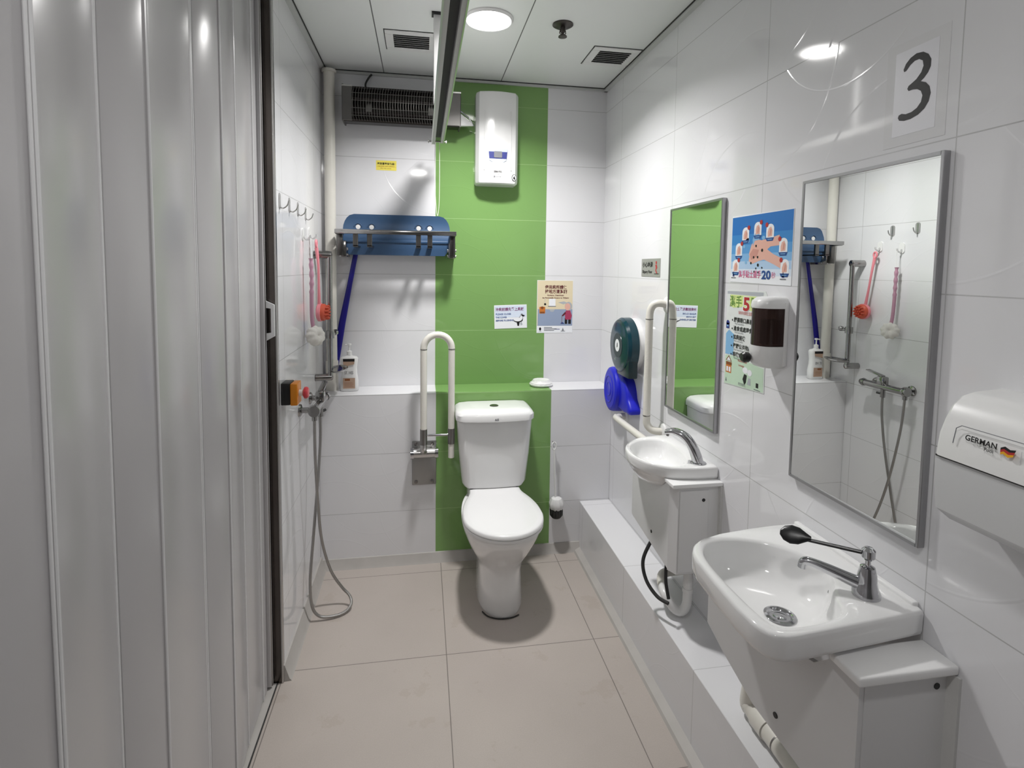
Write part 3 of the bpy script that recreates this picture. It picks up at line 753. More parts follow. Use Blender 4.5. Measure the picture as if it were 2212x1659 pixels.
# mixer with hose loop
t = thing('shower_mixer', (-.51, -.50, .86), 'chrome lever shower mixer with long steel hose on the left wall', 'shower mixer')
b = MB(); b.tube([(-.505, -.640, .918), (-.505, -.375, .918)], .017, M_rail, 20)
b.lathe([(.023, -.012), (.026, 0), (.023, .012)], (-.505, -.640, .920), M_rail, (0, 1, 0), 20); b.lathe([(.019, -.012), (.022, 0), (.015, .018)], (-.505, -.378, .918), M_rail, (0, 1, 0), 20)
mxb = b.build('mixer_body', t)
for y in (-.615, -.40):
    b = MB(); b.tube([(L, y, .918), (-.512, y, .918)], .012, M_rail, 16); b.lathe([(.027, 0), (.025, .006), (.014, .011)], (L, y, .918), M_rail, (1, 0, 0), 24); b.build('wall_union', t)
b = MB(); b.box(-.524, -.486, -.522, -.478, .925, .972, M_rail, .007, 2); b.obox((-.502, -.455, .982), ((1, 0, 0), (0, .985, .17), (0, -.17, .985)), (.026, .105, .009), M_rail, .003); b.build('lever_handle', t)
b = MB(); b.tube([(-.505, -.505, .912), (-.505, -.505, .862)], .012, M_rail, 14); b.tube([(-.505, -.505, .880), (-.488, -.482, .884)], .006, M_rub, 10); b.build('outlet', mxb)
MB().tube([(-.505, -.637, .912), (-.505, -.637, .880)], .011, M_rail, 14).build('outlet', mxb)
HP = [(-.505, -.637, .885), (-.507, -.622, .72), (-.505, -.585, .50), (-.498, -.545, .32), (-.468, -.515, .17), (-.425, -.505, .085), (-.388, -.515, .045), (-.378, -.545, .022), (-.400, -.580, .012), (-.445, -.603, .012), (-.50, -.610, .022), (-.530, -.610, .070), (-.537, -.605, .18), (-.528, -.570, .36), (-.515, -.530, .58), (-.506, -.508, .76), (-.505, -.505, .865)]
b = MB(); b.tube(cat(HP, 8), .0062, mat('braided_steel_hose', (.36, .35, .34), .3, .9, bmp=.5, bscale=500), 10); b.build('hose', t)

# emergency stop box
t = thing('emergency_button_box', (-.54, -.87, 1.01), 'black and orange box with red push button beside the door jamb', 'emergency button')
MB().box(L, -.537, -.908, -.840, 1.012, 1.092, M_black, .003).build('base', t)
MB().box(-.537, -.512, -.908, -.840, 1.010, 1.090, M_orange, .004).build('cover', t)
MB().lathe([(.012, 0), (.011, .014)], (-.512, -.874, 1.050), M_plast, (1, 0, 0), 20).build('collar', t)
MB().lathe([(.010, .012), (.021, .018), (.022, .026), (.017, .032), (.0005, .034)], (-.512, -.874, 1.050), M_red, (1, 0, 0), 24).build('red_button', t)

# adhesive hooks
def hook(y, z, label, gname='clear adhesive hooks in a row'):
    t = thing('adhesive_hook', (L, y, z), label, 'hook', gname)
    b = MB(); b.box(L, L+.0022, y-.004, y+.004, z-.002, z+.048, M_steel, .001, 1)
    b.tube(cat([(L+.002, y, z+.002), (L+.012, y-.002, z-.002), (L+.026, y-.003, z+.008), (L+.032, y-.003, z+.026)], 4), .0026, M_steel, 8); b.build('hook_prong', t)
    MB().prism(rrect(-.014, .014, -.006, .052, .012), (L, y, z), (0, 1, 0), (0, 0, 1), (1, 0, 0), .0012, M_clear).build('clear_plate', t)
    return t
h0 = hook(-.880, 1.718, 'wall hook nearest the door jamb, first of the row of four')
dup(h0, (0, .145, .001), 'wall hook second from the door jamb in the row of four')
dup(h0, (0, .290, .001), 'wall hook third from the door jamb in the row of four')
dup(h0, (0, .437, -.004), 'wall hook farthest from the door jamb in the row of four')
def hook2(y, z, label):
    t = thing('adhesive_hook', (L, y, z), label, 'hook', 'lower adhesive hooks')
    MB().prism(rrect(-.016, .016, -.010, .045, .014), (L, y, z), (0, 1, 0), (0, 0, 1), (1, 0, 0), .004, M_plast).build('plate', t)
    MB().tube(cat([(L+.004, y, z+.01), (L+.016, y, z-.004), (L+.030, y, z+.004), (L+.032, y, z+.014)], 4), .004, M_clear, 8).build('hook_prong', t)
hook2(-.508, 1.628, 'white hook from which the mauve sponge brush hangs')
hook2(-.372, 1.640, 'white hook from which the coral bath brush hangs')
# bath brushes
t = thing('bath_brush', (-.52, -.34, 1.30), 'pink long-handled bath brush with coral bristles on the left wall', 'bath brush')
b = MB(); lp = [(-.538, -.372+.010*math.sin(a*PI/8), 1.612+.016*math.cos(a*PI/8)) for a in range(16)]
b.tube(lp, .005, M_pink, 8, closed=True); P = cat([(-.538, -.370, 1.595), (-.532, -.362, 1.52), (-.534, -.345, 1.42), (-.536, -.328, 1.335)])
b.tube(P, .007, M_pink, 10, radii=[.0085-.003*math.sin(PI*i/(len(P)-1)) for i in range(len(P))]); b.build('handle', t)
MB().lathe([(.034, -.010), (.043, -.004), (.043, .008), (.038, .012)], (-.536, -.318, 1.300), M_pink, (1, -.08, 0), 32).build('head_back', t)
b = MB(); b.lathe([(.040, .008), (.039, .022), (.032, .030), (.0005, .032)], (-.536, -.318, 1.300), M_coral, (1, -.08, 0), 32)
for rr, n in ((0, 1), (.015, 6), (.029, 11)):
    for k in range(n):
        a = 2*PI*k/n; b.lathe([(.0058, .020), (.0055, .040), (.003, .045), (.0005, .046)], (-.536, -.318+rr*math.cos(a), 1.300+rr*math.sin(a)), M_coral, (1, -.08, 0), 8)
b.build('bristle_pad', t)
t = thing('bath_sponge_brush', (-.52, -.51, 1.20), 'mauve-handled brush with white flower sponge hanging on the left wall', 'bath brush')
b = MB(); P = cat([(-.534, -.515, 1.545), (-.532, -.515, 1.46), (-.534, -.512, 1.37), (-.534, -.508, 1.29), (-.530, -.505, 1.25)])
b.tube(P, .01, M_mauve, 12, radii=[.0085+.002*math.cos(i*1.9)*(1 if i < 14 else 0) for i in range(len(P))]); b.build('handle', t)
MB().tube(cat([(-.534, -.515, 1.54), (-.535, -.512, 1.60), (-.536, -.509, 1.632), (-.535, -.506, 1.60), (-.534, -.513, 1.54)]), .0012, M_plast, 6).build('hanging_cord', t)
b = MB(); pr = [(.0005, -.026), (.020, -.028), (.035, -.019), (.042, -.004), (.041, .011), (.031, .024), (.016, .029), (.004, .021), (.0005, .017)]
b.lathe(pr, (-.521, -.510, 1.214), M_foam, (.75, -.6, .2), 90, lobes=9, lamp=.06); b.build('flower_sponge', t, ang=60)

# ================================================================== RIGHT WALL
def mirror(y0, y1, z0, z1, label, tilt):
    t = thing('wall_mirror', (W, (y0+y1)/2, z0), label, 'mirror', 'steel-framed wall mirrors'); xf = W-.016
    b = MB(); f = .007
    b.box(xf, W, y0, y0+f, z0, z1, M_fsteel, .001, 1); b.box(xf, W, y1-f, y1, z0, z1, M_fsteel, .001, 1)
    b.box(xf, W, y0+f, y1-f, z0, z0+f, M_fsteel); b.box(xf, W, y0+f, y1-f, z1-f, z1, M_fsteel); b.build('frame', t)
    a, c, e = tilt; g = MB(); g.loft([[Vector(v) for v in ((xf+a, y0+f-.002, z), (xf+.008, y0+f-.002, z), (xf+.008, y1-f+.002, z), (xf+c, y1-f+.002, z))] for z in (z0+f-.002, z1-f+.002)], M_mirror)
    g.build('mirror_glass', t)
    return t
mirror(-1.252, -.862, .956, 1.759, 'steel-framed wall mirror above the smaller far washbasin', (.0035, .0025, 0))
mirror(-2.036, -1.640, .961, 1.752, 'steel-framed wall mirror above the larger near washbasin', (.0055, .0022, 0))

# number 3 sheet
fr = FR(-1.897, 1.806); b = MB()
b.prism(rectp(0, .100, 0, .175), fr[0], fr[1], fr[2], fr[3], .0008, M_paper)
n3 = [(.012, .136), (.018, .148), (.030, .158), (.046, .163), (.064, .160), (.078, .150), (.086, .136), (.086, .120), (.080, .108), (.070, .098), (.062, .093), (.076, .086), (.086, .074), (.090, .058), (.086, .040), (.076, .026), (.060, .016), (.040, .011), (.022, .011), (.008, .015), (.004, .022), (.006, .028), (.014, .030),
      (.026, .026), (.042, .027), (.056, .033), (.066, .044), (.069, .058), (.064, .070), (.054, .077), (.042, .080), (.030, .080), (.026, .086), (.029, .092), (.038, .096), (.050, .102), (.062, .114), (.067, .127), (.064, .140), (.054, .147), (.042, .147), (.030, .141), (.020, .131), (.014, .130)]
b.prism([(.010+a*.86, .020+c*.86) for a, c in n3[::-1]], fr[0]+fr[3]*.0009, fr[1], fr[2], fr[3], .0004, K_blk)
b.box(W-.0006, W-.0001, -2.020, -1.875, 1.785, 2.000, mat('clear_tape', (.72, .72, .735), .08))
tag(b.build('number_sheet', recalc=False), 'white sheet with a large black 3 above the near mirror', 'sign')

# hand washing poster (blue)
fr = FR(-1.292, 1.480); b = MB(); pw, ph = .302, .212
b.prism([(0, 0), (pw, -.004), (pw, ph-.004), (0, ph)], fr[0], fr[1], fr[2], fr[3], .0010, K_white)
def band(z0, z1, m): b.sheet([(0.002, z0), (pw-.002, z0), (pw-.002, z1), (.002, z1)], fr, .0013, m)
band(.150, .207, K_blue); band(.118, .150, flat('blue2', 52, 132, 200)); band(.090, .118, flat('blue3', 88, 154, 212)); band(.066, .090, flat('blue4', 128, 178, 222)); band(.042, .066, flat('blue5', 176, 204, 232)); band(.022, .042, flat('blue6', 214, 226, 240))
for (a, c) in ((.030, .046), (.044, .098), (.078, .146), (.140, .158), (.200, .148), (.262, .104), (.272, .044)):
    b.sheet(rectp(a-.018, a+.018, c-.014, c+.010), fr, .0016, K_white); b.sheet(ell(a, c+.012, .018, .014), fr, .0015, K_white)
    b.sheet([(a-.020, c-.014), (a+.020, c-.014), (a+.014, c-.024), (a-.014, c-.024)], fr, .0018, K_dblue); b.sheet(rectp(a-.010, a+.010, c-.020, c-.018), fr, .0020, K_lblue)
    b.sheet([(a-.010, c-.012), (a+.010, c-.010), (a+.011, c+.006), (a+.004, c+.018), (a-.006, c+.014), (a-.011, c+.002)], fr, .0018, K_skin); b.sheet([(a-.002, c-.008), (a+.004, c-.006), (a+.006, c+.010), (a+.001, c+.012)], fr, .0020, K_skin2)
    s = -1 if a > .15 else 1; b.sheet(ell(a+s*.016, c+.024, .007, .007, 12), fr, .0022, K_red)
b.sheet([(.100, .090), (.112, .118), (.136, .134), (.160, .128), (.200, .132), (.244, .140), (.244, .110), (.205, .108), (.190, .100), (.218, .086), (.254, .074), (.254, .044), (.222, .056), (.176, .070), (.150, .066), (.120, .058), (.100, .066)], fr, .0015, K_skin)
b.sheet([(.118, .112), (.128, .128), (.150, .130), (.150, .148), (.126, .150), (.116, .132)], fr, .0017, K_lblue); b.sheet([(.104, .088), (.120, .104), (.150, .100), (.140, .080), (.112, .070)], fr, .0017, K_skin2)
for (a, c, r) in ((.135, .112, .004), (.166, .098, .005), (.125, .078, .004), (.145, .078, .004), (.112, .060, .004), (.148, .054, .005), (.138, .044, .003), (.168, .046, .003), (.130, .034, .003), (.150, .032, .003)): b.sheet(ell(a, c, r, r, 10), fr, .0020, K_blk)
for (a, c, r) in ((.090, .130, .008), (.072, .112, .005), (.085, .062, .005), (.170, .135, .006), (.098, .080, .004)): b.sheet(ell(a, c, r*1.3, r, 12), fr, .0016, K_lblue)
b.text('潔手貼士搓手', fr, .048, .017, .024, K_pink, .0019, bold=.0004, width=.116); b.text('20', fr, .168, .013, .034, K_dblue, .0019, bold=.0012, width=.044); b.text('秒', fr, .214, .017, .020, K_pink, .0019)
for a in (.014, .262): b.sheet([(a, .018), (a+.005, .036), (a+.010, .018)], fr, .0018, K_navy); b.sheet(rectp(a-.008, a+.018, .012, .015), fr, .0018, K_grey)
tag(b.build('hand_washing_poster', recalc=False), 'blue hand washing poster between the two mirrors', 'poster')

# tall poster behind the soap dispenser
fr = FR(-1.278, 1.140); b = MB()
P5 = [(0, 0), (.218, .012), (.212, .306), (.205, .316), (0, .312)]
b.prism(P5, fr[0], fr[1], fr[2], fr[3], .0010, flat('poster_pale', 222, 226, 224))
b.sheet([(.002, .300), (.196, .300), (.196, .312), (.002, .309)], fr, .0012, K_lg)
b.sheet([(.004, .002), (.214, .014), (.212, .085), (.06, .10), (.004, .096)], fr, .0013, K_pgrn)
b.sheet([(.003, .10), (.05, .102), (.05, .17), (.02, .182), (.003, .168)], fr, .0014, K_lblue)
b.sheet([(.02, .262), (.04, .256), (.09, .262), (.15, .250), (.20, .262), (.2, .298), (.02, .298)], fr, .0014, K_ygrn)
b.text('潔手', fr, .018, .262, .040, K_grn, .0018, bold=.0007, width=.068); b.text('5', fr, .092, .252, .058, K_white, .0018, bold=.004, width=.040); b.text('5', fr, .094, .252, .058, K_red, .0020, bold=.002, width=.034); b.text('時', fr, .134, .262, .040, K_grn, .0018, bold=.0007)
b.text('保持手部衛生五個重要時刻', fr, .070, .238, .012, K_red, .0018, width=.110)
rows = ['觸摸眼口鼻前', '進食或處理食物前', '如廁前後', '接觸公共物品後', '咳嗽或打噴嚏後']
for k, tx in enumerate(rows):
    z = .212-k*.028; a = .046
    b.sheet(ell(a-.008, z+.004, .0032, .0032, 8), fr, .0018, K_blk); b.text(tx, fr, a, z, .017, K_blk, .0018, bold=.0003)
    b.text('Wash hands before', fr, a+.006, z-.009, .009, K_grey, .0018, width=.05)
b.sheet(ell(.012, .205, .009, .008), fr, .0018, K_navy); b.sheet(rectp(.003, .021, .186, .204), fr, .0018, K_navy); b.sheet(rectp(.007, .017, .192, .197), fr, .002, K_lblue)
b.sheet([(.008, .080), (.026, .098), (.044, .078)], fr, .0016, K_brn); b.sheet([(.014, .081), (.026, .093), (.038, .080)], fr, .0018, K_white); b.sheet(rectp(.010, .044, .066, .076), fr, .0017, K_brn); b.sheet(rectp(.010, .042, .040, .066), fr, .0016, K_org); b.sheet(rectp(.014, .024, .044, .060), fr, .0018, K_white); b.sheet(rectp(.028, .038, .044, .060), fr, .0018, K_white)
b.sheet(ell(.120, .064, .014, .010), fr, .0017, K_white); b.sheet(ell(.144, .060, .012, .010), fr, .0017, K_white); b.sheet([(.108, .034), (.116, .052), (.130, .050), (.126, .026), (.118, .018)], fr, .0018, K_blk); b.sheet([(.132, .022), (.140, .044), (.150, .042), (.150, .022)], fr, .0017, K_lg)
b.sheet([(.010, .010), (.014, .024), (.018, .010)], fr, .0017, K_grey); b.sheet(rectp(.178, .190, .022, .036), fr, .0017, K_blk); b.sheet(rectp(.168, .200, .014, .016), fr, .0017, K_grey); b.text('衛生防護中心', fr, .085, .012, .010, K_grey, .0018, width=.04)
b.text('Remember', fr, .078, .086, .010, K_red, .0018, width=.05); b.text('soap', fr, .082, .072, .010, K_red, .0018, width=.03)
tag(b.build('hygiene_tips_poster', recalc=False), 'tall pale poster headed with a red 5, half behind the soap dispenser', 'poster')

# slippery floor sign
fr = FR(-.552, 1.485); b = MB(); b.prism(rectp(0, .200, 0, .080), fr[0], fr[1], fr[2], fr[3], .0015, K_sil)
b.text('小心地滑', fr, .012, .044, .026, K_blk, .0022, bold=.0005, width=.112); b.text('Slippery Floor', fr, .012, .016, .018, K_blk, .0022, bold=.0004, width=.108)
b.sheet(ell(.160, .062, .007, .007), fr, .0020, K_red); b.sheet([(.150, .052), (.164, .054), (.172, .040), (.160, .030), (.172, .018), (.166, .012), (.152, .028), (.156, .040)], fr, .0020, K_red); b.sheet(rectp(.142, .188, .012, .015), fr, .0020, K_blk)
tag(b.build('slippery_floor_sign', recalc=False), 'small silver slippery floor sign left of the far mirror', 'sign')

# soap dispenser
t = thing('soap_dispenser', (W, -1.60, 1.24), 'white wall soap dispenser with smoked brown tank between the mirrors', 'soap dispenser')
yc = -1.547
def dsec(z, hw, dp, n=20):
    r = [Vector((W, yc+hw, z)), Vector((W, yc-hw, z))]
    for k in range(n+1):
        a = PI*k/n; r.append(Vector((W-.022-(dp-.022)*math.sin(a)**.6, yc-hw*math.cos(a), z)))
    return r
b = MB(); b.loft([dsec(1.412, 0.0420, 0.0777), dsec(1.419, 0.0428, 0.0794), dsec(1.432, 0.0413, 0.0768), dsec(1.441, 0.0345, 0.0655), dsec(1.444, 0.0255, 0.0516)], M_plast); b.build('top_cap', t, ang=40)
b = MB(); b.loft([dsec(1.243, 0.0270, 0.0516), dsec(1.248, 0.0345, 0.0681), dsec(1.258, 0.0413, 0.0768), dsec(1.296, 0.0428, 0.0794), dsec(1.306, 0.0428, 0.0794)], M_plast); b.build('lower_housing', t, ang=40)
b = MB(); b.loft([dsec(1.307, 0.0413, 0.0759), dsec(1.412, 0.0413, 0.0759)], M_amber); b.build('smoked_tank', t, ang=40)
b = MB(); b.box(W-.055, W-.014, yc-.034, yc+.002, 1.310, 1.382, M_soap, .006); b.build('soap_refill', t)
MB().box(W-.012, W, yc-.044, yc+.040, 1.25, 1.43, M_plast, .003).build('back_plate', t)
b = MB(); b.lathe([(.010, 0), (.015, .005), (.016, .018), (.011, .024), (.0005, .025)], (W-.078, yc+.012, 1.270), M_black, (-1, .1, 0), 24); b.build('push_button', t)

# jumbo toilet roll dispenser
t = thing('toilet_roll_dispenser', (W, -.49, 1.03), 'dark teal round jumbo toilet roll dispenser on the right wall', 'toilet roll dispenser')
jy, jz = -.485, 1.155
b = MB(); b.lathe([(.105, 0), (.122, .006), (.132, .020), (.133, .056)], (W-.082, jy, jz), M_teal, (1, 0, 0), 48)
rcv = b.build('round_cover', t, ang=25)
b = MB(); b.box(W-.072, W-.026, jy-.118, jy+.03, 1.014, 1.10, M_teal2, .006); b.build('paper_outlet', t)
b = MB(); b.lathe([(.128, 0), (.128, .026)], (W-.026, jy, jz), M_plast, (1, 0, 0), 48); b.build('back_plate', t)
b = MB(); fr = (Vector((W-.0835, jy, jz)), Vector((0, -1, 0)), Vector((0, 0, 1)), Vector((-1, 0, 0)))
b.lathe([(.060, .0), (.058, .004), (.0005, .004)], (W-.080, jy, jz), M_teal2, (-1, 0, 0), 36); b.build('face_ring', rcv)
b = MB(); b.sheet(ell(0, .0, .030, .030), fr, .0016, K_white); b.sheet([(-.006, -.012), (.006, -.006), (.004, .014), (-.004, .010)], fr, .002, K_blk); b.build('emblem', rcv, recalc=False)
MB().lathe([(.007, 0), (.006, .004), (.0005, .005)], (W-.078, jy+.03, 1.085), M_chrome, (-1, 0, 0), 12).build('lock', rcv)

# royal blue plastic cover
t = thing('blue_roll_cover', (.89, -.36, .80), 'royal blue round plastic cover with torn flap below the teal dispenser', 'plastic cover')
c0 = Vector((.862, -.335, .912)); ax = Vector((1, -.06, -.03)).normalized()
b = MB(); b.lathe([(.0005, .004), (.030, .002), (.034, .0), (.038, .003), (.062, .003), (.066, 0), (.070, .003), (.096, .004), (.108, .010), (.112, .022), (.112, .062)], c0, M_royal, ax, 48); b.build('disc_face', t, ang=22)
pts = [(p.x, p.y) for p in cat([(-.38, 1.00, 0), (-.44, 1.005, 0), (-.50, .985, 0), (-.53, .945, 0), (-.545, .905, 0), (-.565, .885, 0), (-.582, .862, 0), (-.578, .842, 0), (-.555, .834, 0), (-.53, .838, 0), (-.50, .832, 0), (-.45, .835, 0), (-.38, .84, 0), (-.33, .90, 0)], 4, True)]
b = MB(); b.prism(pts[::-1], (.932, 0, 0), (0, 1, 0), (0, 0, 1), (-1, 0, 0), .052, M_royal, .012); b.build('torn_flap', t, ang=60)

# grab bars right wall
t = thing('vertical_grab_bar', (W, -.81, .84), 'cream vertical grab bar on the right wall beside the far mirror', 'grab bar')
gx, gy2 = .866, -.805
b = MB()
P = [(W, gy2-.030, 1.372), (.900, gy2-.02, 1.378), (.880, gy2-.008, 1.370), (.869, gy2, 1.345), (gx, gy2, 1.310)]
MB().tube(cat(P, 6), .0155, M_pvc, 20).build('upper_bend', t)
P = [(gx, gy2, .90), (.869, gy2, .865), (.882, gy2-.008, .845), (.902, gy2-.018, .838), (W, gy2-.026, .838)]
MB().tube(cat(P, 6), .0155, M_pvc, 20).build('lower_bend', t)
MB().tube([(gx, gy2, .902), (gx, gy2, 1.312)], .0155, M_dot, 20).build('grip', t)
for z in (.902, 1.310): MB().tube([(gx, gy2, z-.0015), (gx, gy2, z+.0015)], .0162, M_dsteel, 20).build('joint_ring', t)
for z, y in ((1.372, gy2-.030), (.838, gy2-.026)): MB().lathe([(.034, 0), (.032, .008), (.020, .012)], (W, y, z), M_plast, (-1, 0, 0), 28).build('wall_flange', t)
t = thing('horizontal_grab_bar', (W, -.6, .80), 'cream horizontal grab bar running behind the far washbasin', 'grab bar')
P = [(W, -.42, .790), (.895, -.42, .790), (.875, -.437, .790), (.868, -.46, .790), (.868, -.84, .790), (.875, -.862, .790), (.895, -.876, .790), (W, -.876, .790)]
MB().tube(cat(P, 5), .0155, M_pvc, 18).build('bar', t)
for y in (-.42, -.876): MB().lathe([(.030, 0), (.028, .008), (.020, .012)], (W, y, .790), M_plast, (-1, 0, 0), 28).build('wall_flange', t)

# towel dispenser
t = thing('paper_towel_dispenser', (W, -2.30, 1.05), 'white paper towel dispenser lettered GERMAN right of the near mirror', 'towel dispenser')
ya, yb = -2.152, -2.56
def tsec(y, g=0): return [Vector((W, y, 1.062)), Vector((.852, y, 1.082)), Vector((.822-g, y, 1.105)), Vector((.815-g, y, 1.150)), Vector((.813-g, y, 1.200)), Vector((W, y, 1.206))]
b = MB(); b.loft([tsec(y) for y in (ya, yb)], mat('translucent_white_plastic', (.66, .67, .68), .25)); b.build('towel_tray', t, ang=40)
up = [(W, 1.203), (.808, 1.203), (.809, 1.215), (.813, 1.242), (.822, 1.268), (.834, 1.290), (.852, 1.306), (.875, 1.312), (W, 1.316)]
def usec(y, g): return [Vector((min(W, x+g if x < W else W), y, z-(g if z > 1.25 else 0))) for x, z in up]
b = MB(); b.loft([usec(ya, .010), usec(ya-.004, .003), usec(ya-.010, 0), usec(yb+.01, 0), usec(yb, .010)], M_plast); hcv = b.build('hinged_cover', t, ang=28)
MB().box(.8095, .8110, yb+.01, ya-.004, 1.2005, 1.2035, M_dark).build('cover_seam', hcv)
# lettering on the leaning face
n_ = Vector((-.99, 0, .14)).normalized(); up_ = Vector((.14, 0, .99)).normalized()
fr = (Vector((.8095, -2.206, 1.240)), Vector((0, -1, 0)), up_, n_)
b = MB(); b.text('GERMAN', fr, 0, .004, .0125, K_blk, .0020, bold=.0003, width=.050); b.text('Pool', fr, .032, -.004, .008, K_blk, .0020, bold=.0001)
b.sheet([(.056, .009), (.062, .0125), (.070, .0095), (.078, .0115), (.077, .0075), (.069, .0055), (.061, .0085), (.056, .0055)], fr, .0022, K_blk)
b.sheet([(.056, .0055), (.061, .0085), (.069, .0055), (.077, .0075), (.076, .0035), (.068, .0015), (.061, .0045), (.0565, .002)], fr, .0022, K_red)
b.sheet([(.0565, .002), (.061, .0045), (.068, .0015), (.076, .0035), (.075, 0), (.068, -.003), (.061, .0005), (.057, -.0015)], fr, .0022, K_gold)
b.sheet(rectp(.0855, .0862, -.004, .012), fr, .0022, K_lg)
b.text('Innovation for', fr, .092, .005, .007, K_dblue, .0022, width=.045); b.text('better living', fr, .092, -.003, .007, K_dblue, .0022, width=.045)
b.build('lettering', hcv, recalc=False)
b = MB(); b.tube([(.8085, -2.186, 1.232), (.8115, -2.188, 1.258), (.8125, -2.196, 1.264), (.8125, -2.5, 1.264)], .0007, K_grey, 5); b.build('embossed_outline', hcv)

# ------------------------------------------------------------------ basins
def ray_poly(poly, c, a):
    dx, dy = math.cos(a), math.sin(a); best = 1e9
    for i in range(len(poly)):
        x1, y1 = poly[i][0]-c[0], poly[i][1]-c[1]; x2, y2 = poly[(i+1) % len(poly)][0]-c[0], poly[(i+1) % len(poly)][1]-c[1]
        ex, ey = x2-x1, y2-y1; den = dx*ey-dy*ex
        if abs(den) < 1e-12: continue
        tt = (x1*ey-y1*ex)/den; s = (x1*dy-y1*dx)/den
        if tt > 0 and -1e-6 <= s <= 1+1e-6: best = min(best, tt)
    return best
def basin(outer, inner, dc, zt, th, depth, under, name, parent, rim=.006, N=96):
    """outer/inner xy outlines, dc drain centre, zt top height, th rim thickness"""
    ro = [ray_poly(outer, dc, 2*PI*k/N) for k in range(N)]; ri = [ray_poly(inner, dc, 2*PI*k/N) for k in range(N)]
    P = lambda k, r, z: Vector((dc[0]+r*math.cos(2*PI*k/N), dc[1]+r*math.sin(2*PI*k/N), z))
    rings = []
    # underside from middle up to the rim
    for f, z in under: rings.append([P(k, ro[k]*f, z) for k in range(N)])
    rings.append([P(k, ro[k]-.010, zt-th) for k in range(N)]); rings.append([P(k, ro[k]-.003, zt-th+.002) for k in range(N)]); rings.append([P(k, ro[k]-.001, zt-th+.010) for k in range(N)])
    rings.append([P(k, ro[k], zt-.008) for k in range(N)]); rings.append([P(k, ro[k]-.002, zt-.002) for k in range(N)]); rings.append([P(k, ro[k]-.007, zt+.001) for k in range(N)])
    rings.append([P(k, max(ri[k]+.010, ro[k]-.012), zt) for k in range(N)] if False else [P(k, ri[k]+min(.012, (ro[k]-ri[k])*.6), zt-.001) for k in range(N)])
    rings.append([P(k, ri[k]+.004, zt-.003) for k in range(N)]); rings.append([P(k, ri[k], zt-.009) for k in range(N)])
    for f, d in ((.97, .25), (.90, .55), (.78, .80), (.60, .93), (.35, .985), (.12, 1.0)):
        rings.append([P(k, ri[k]*f if f > .2 else .022, zt-.009-(depth-.009)*d) for k in range(N)])
    b = MB(); b.loft(rings, M_porc, True, True); return b.build(name, parent, ang=70)
def smooth2(pts, n=5): return [(p.x, p.y) for p in cat([(x, y, 0) for x, y in pts], n, True)]

# near, larger basin
t = thing('large_washbasin', (.75, -1.87, .78), 'larger white near washbasin on the right wall', 'washbasin', 'washbasins')
outer2 = [(W, -1.668), (W, -2.035), (.926, -2.050), (.78, -2.066), (.62, -2.082), (.590, -2.080), (.572, -2.068), (.560, -2.040), (.556, -1.98), (.560, -1.88), (.566, -1.80), (.574, -1.765), (.592, -1.735), (.625, -1.710), (.69, -1.688), (.78, -1.675), (.86, -1.668)]
inner2 = smooth2([(.602, -1.770), (.635, -1.728), (.70, -1.718), (.775, -1.745), (.825, -1.800), (.850, -1.870), (.828, -1.925), (.790, -1.965), (.765, -2.020), (.70, -2.045), (.62, -2.048), (.594, -2.02), (.588, -1.92), (.590, -1.83)])
basin(outer2, inner2, (.722, -1.893), .838, .052, .095, [(.30, .70), (.62, .735), (.88, .772)], 'basin', t)
MB().box(W-.016, W, -2.034, -1.670, .832, .846, M_porc, .004, 3).build('wall_upstand', t)
b = MB(); b.lathe([(.033, 0), (.034, .003), (.028, .005), (.022, .001), (.0205, -.002), (.013, .001), (.0005, .002)], (.722, -1.893, .744), M_chrome, seg=32)
b.build('drain', t)
MB().lathe([(.0055, 0), (.0055, .002), (.0005, .002)], (.8365, -1.905, .797), M_dark, (-.8, .1, .5), 14).build('overflow_hole', t)
# tap with elbow lever
tx, ty = .852, -1.985
t = thing('elbow_lever_tap', (tx, ty, .838), 'chrome tap with long black elbow lever on the near basin', 'tap')
b = MB(); b.lathe([(.027, 0), (.027, .008), (.022, .018), (.019, .032), (.018, .045), (.014, .062), (.006, .066)], (tx, ty, .838), M_chrome, seg=28); b.build('tap_body', t, ang=40)
sd = Vector((-.76, .62, 0)).normalized(); o = Vector((tx, ty, .838))
b = MB(); P = cat([o+Vector((0, 0, .020)), o+sd*.03+Vector((0, 0, .026)), o+sd*.07+Vector((0, 0, .036)), o+sd*.105+Vector((0, 0, .043)), o+sd*.118+Vector((0, 0, .040)), o+sd*.121+Vector((0, 0, .026))], 6)
b.tube(P, .01, M_chrome, 16, radii=[.015-.006*min(1, i/18) for i in range(len(P))]); b.build('spout', t)
b = MB(); b.tube([(tx, ty, .898), (tx, ty, .918)], .0055, M_chrome, 12); b.lathe([(.009, .916-.838), (.013, .921-.838), (.013, .936-.838), (.008, .941-.838), (.0005, .942-.838)], (tx, ty, .838), M_chrome, seg=20); b.build('spindle_cap', t)
ld_ = Vector((-.72, .66, -.02)).normalized(); lo_ = Vector((tx, ty, .928))
b = MB(); b.tube([lo_, lo_+ld_*.05, lo_+ld_*.115], .0042, M_black, 10); c = lo_+ld_*.140
side = ld_.cross(Vector((0, 0, 1))).normalized(); pa = (side*.62+Vector((0, 0, .78))).normalized(); pb = ld_.cross(pa).normalized()
rings = []
for s_, wd, th in ((-.034, .004, .004), (-.024, .009, .005), (-.010, .0165, .006), (.006, .0185, .006), (.020, .014, .006), (.028, .005, .004)):
    rings.append([c+ld_*s_+pa*(wd*1.12*math.cos(a*PI/8))+pb*(th*math.sin(a*PI/8))+Vector((0, 0, .004)) for a in range(16)])
b.loft(rings, M_black); b.build('elbow_lever', t)

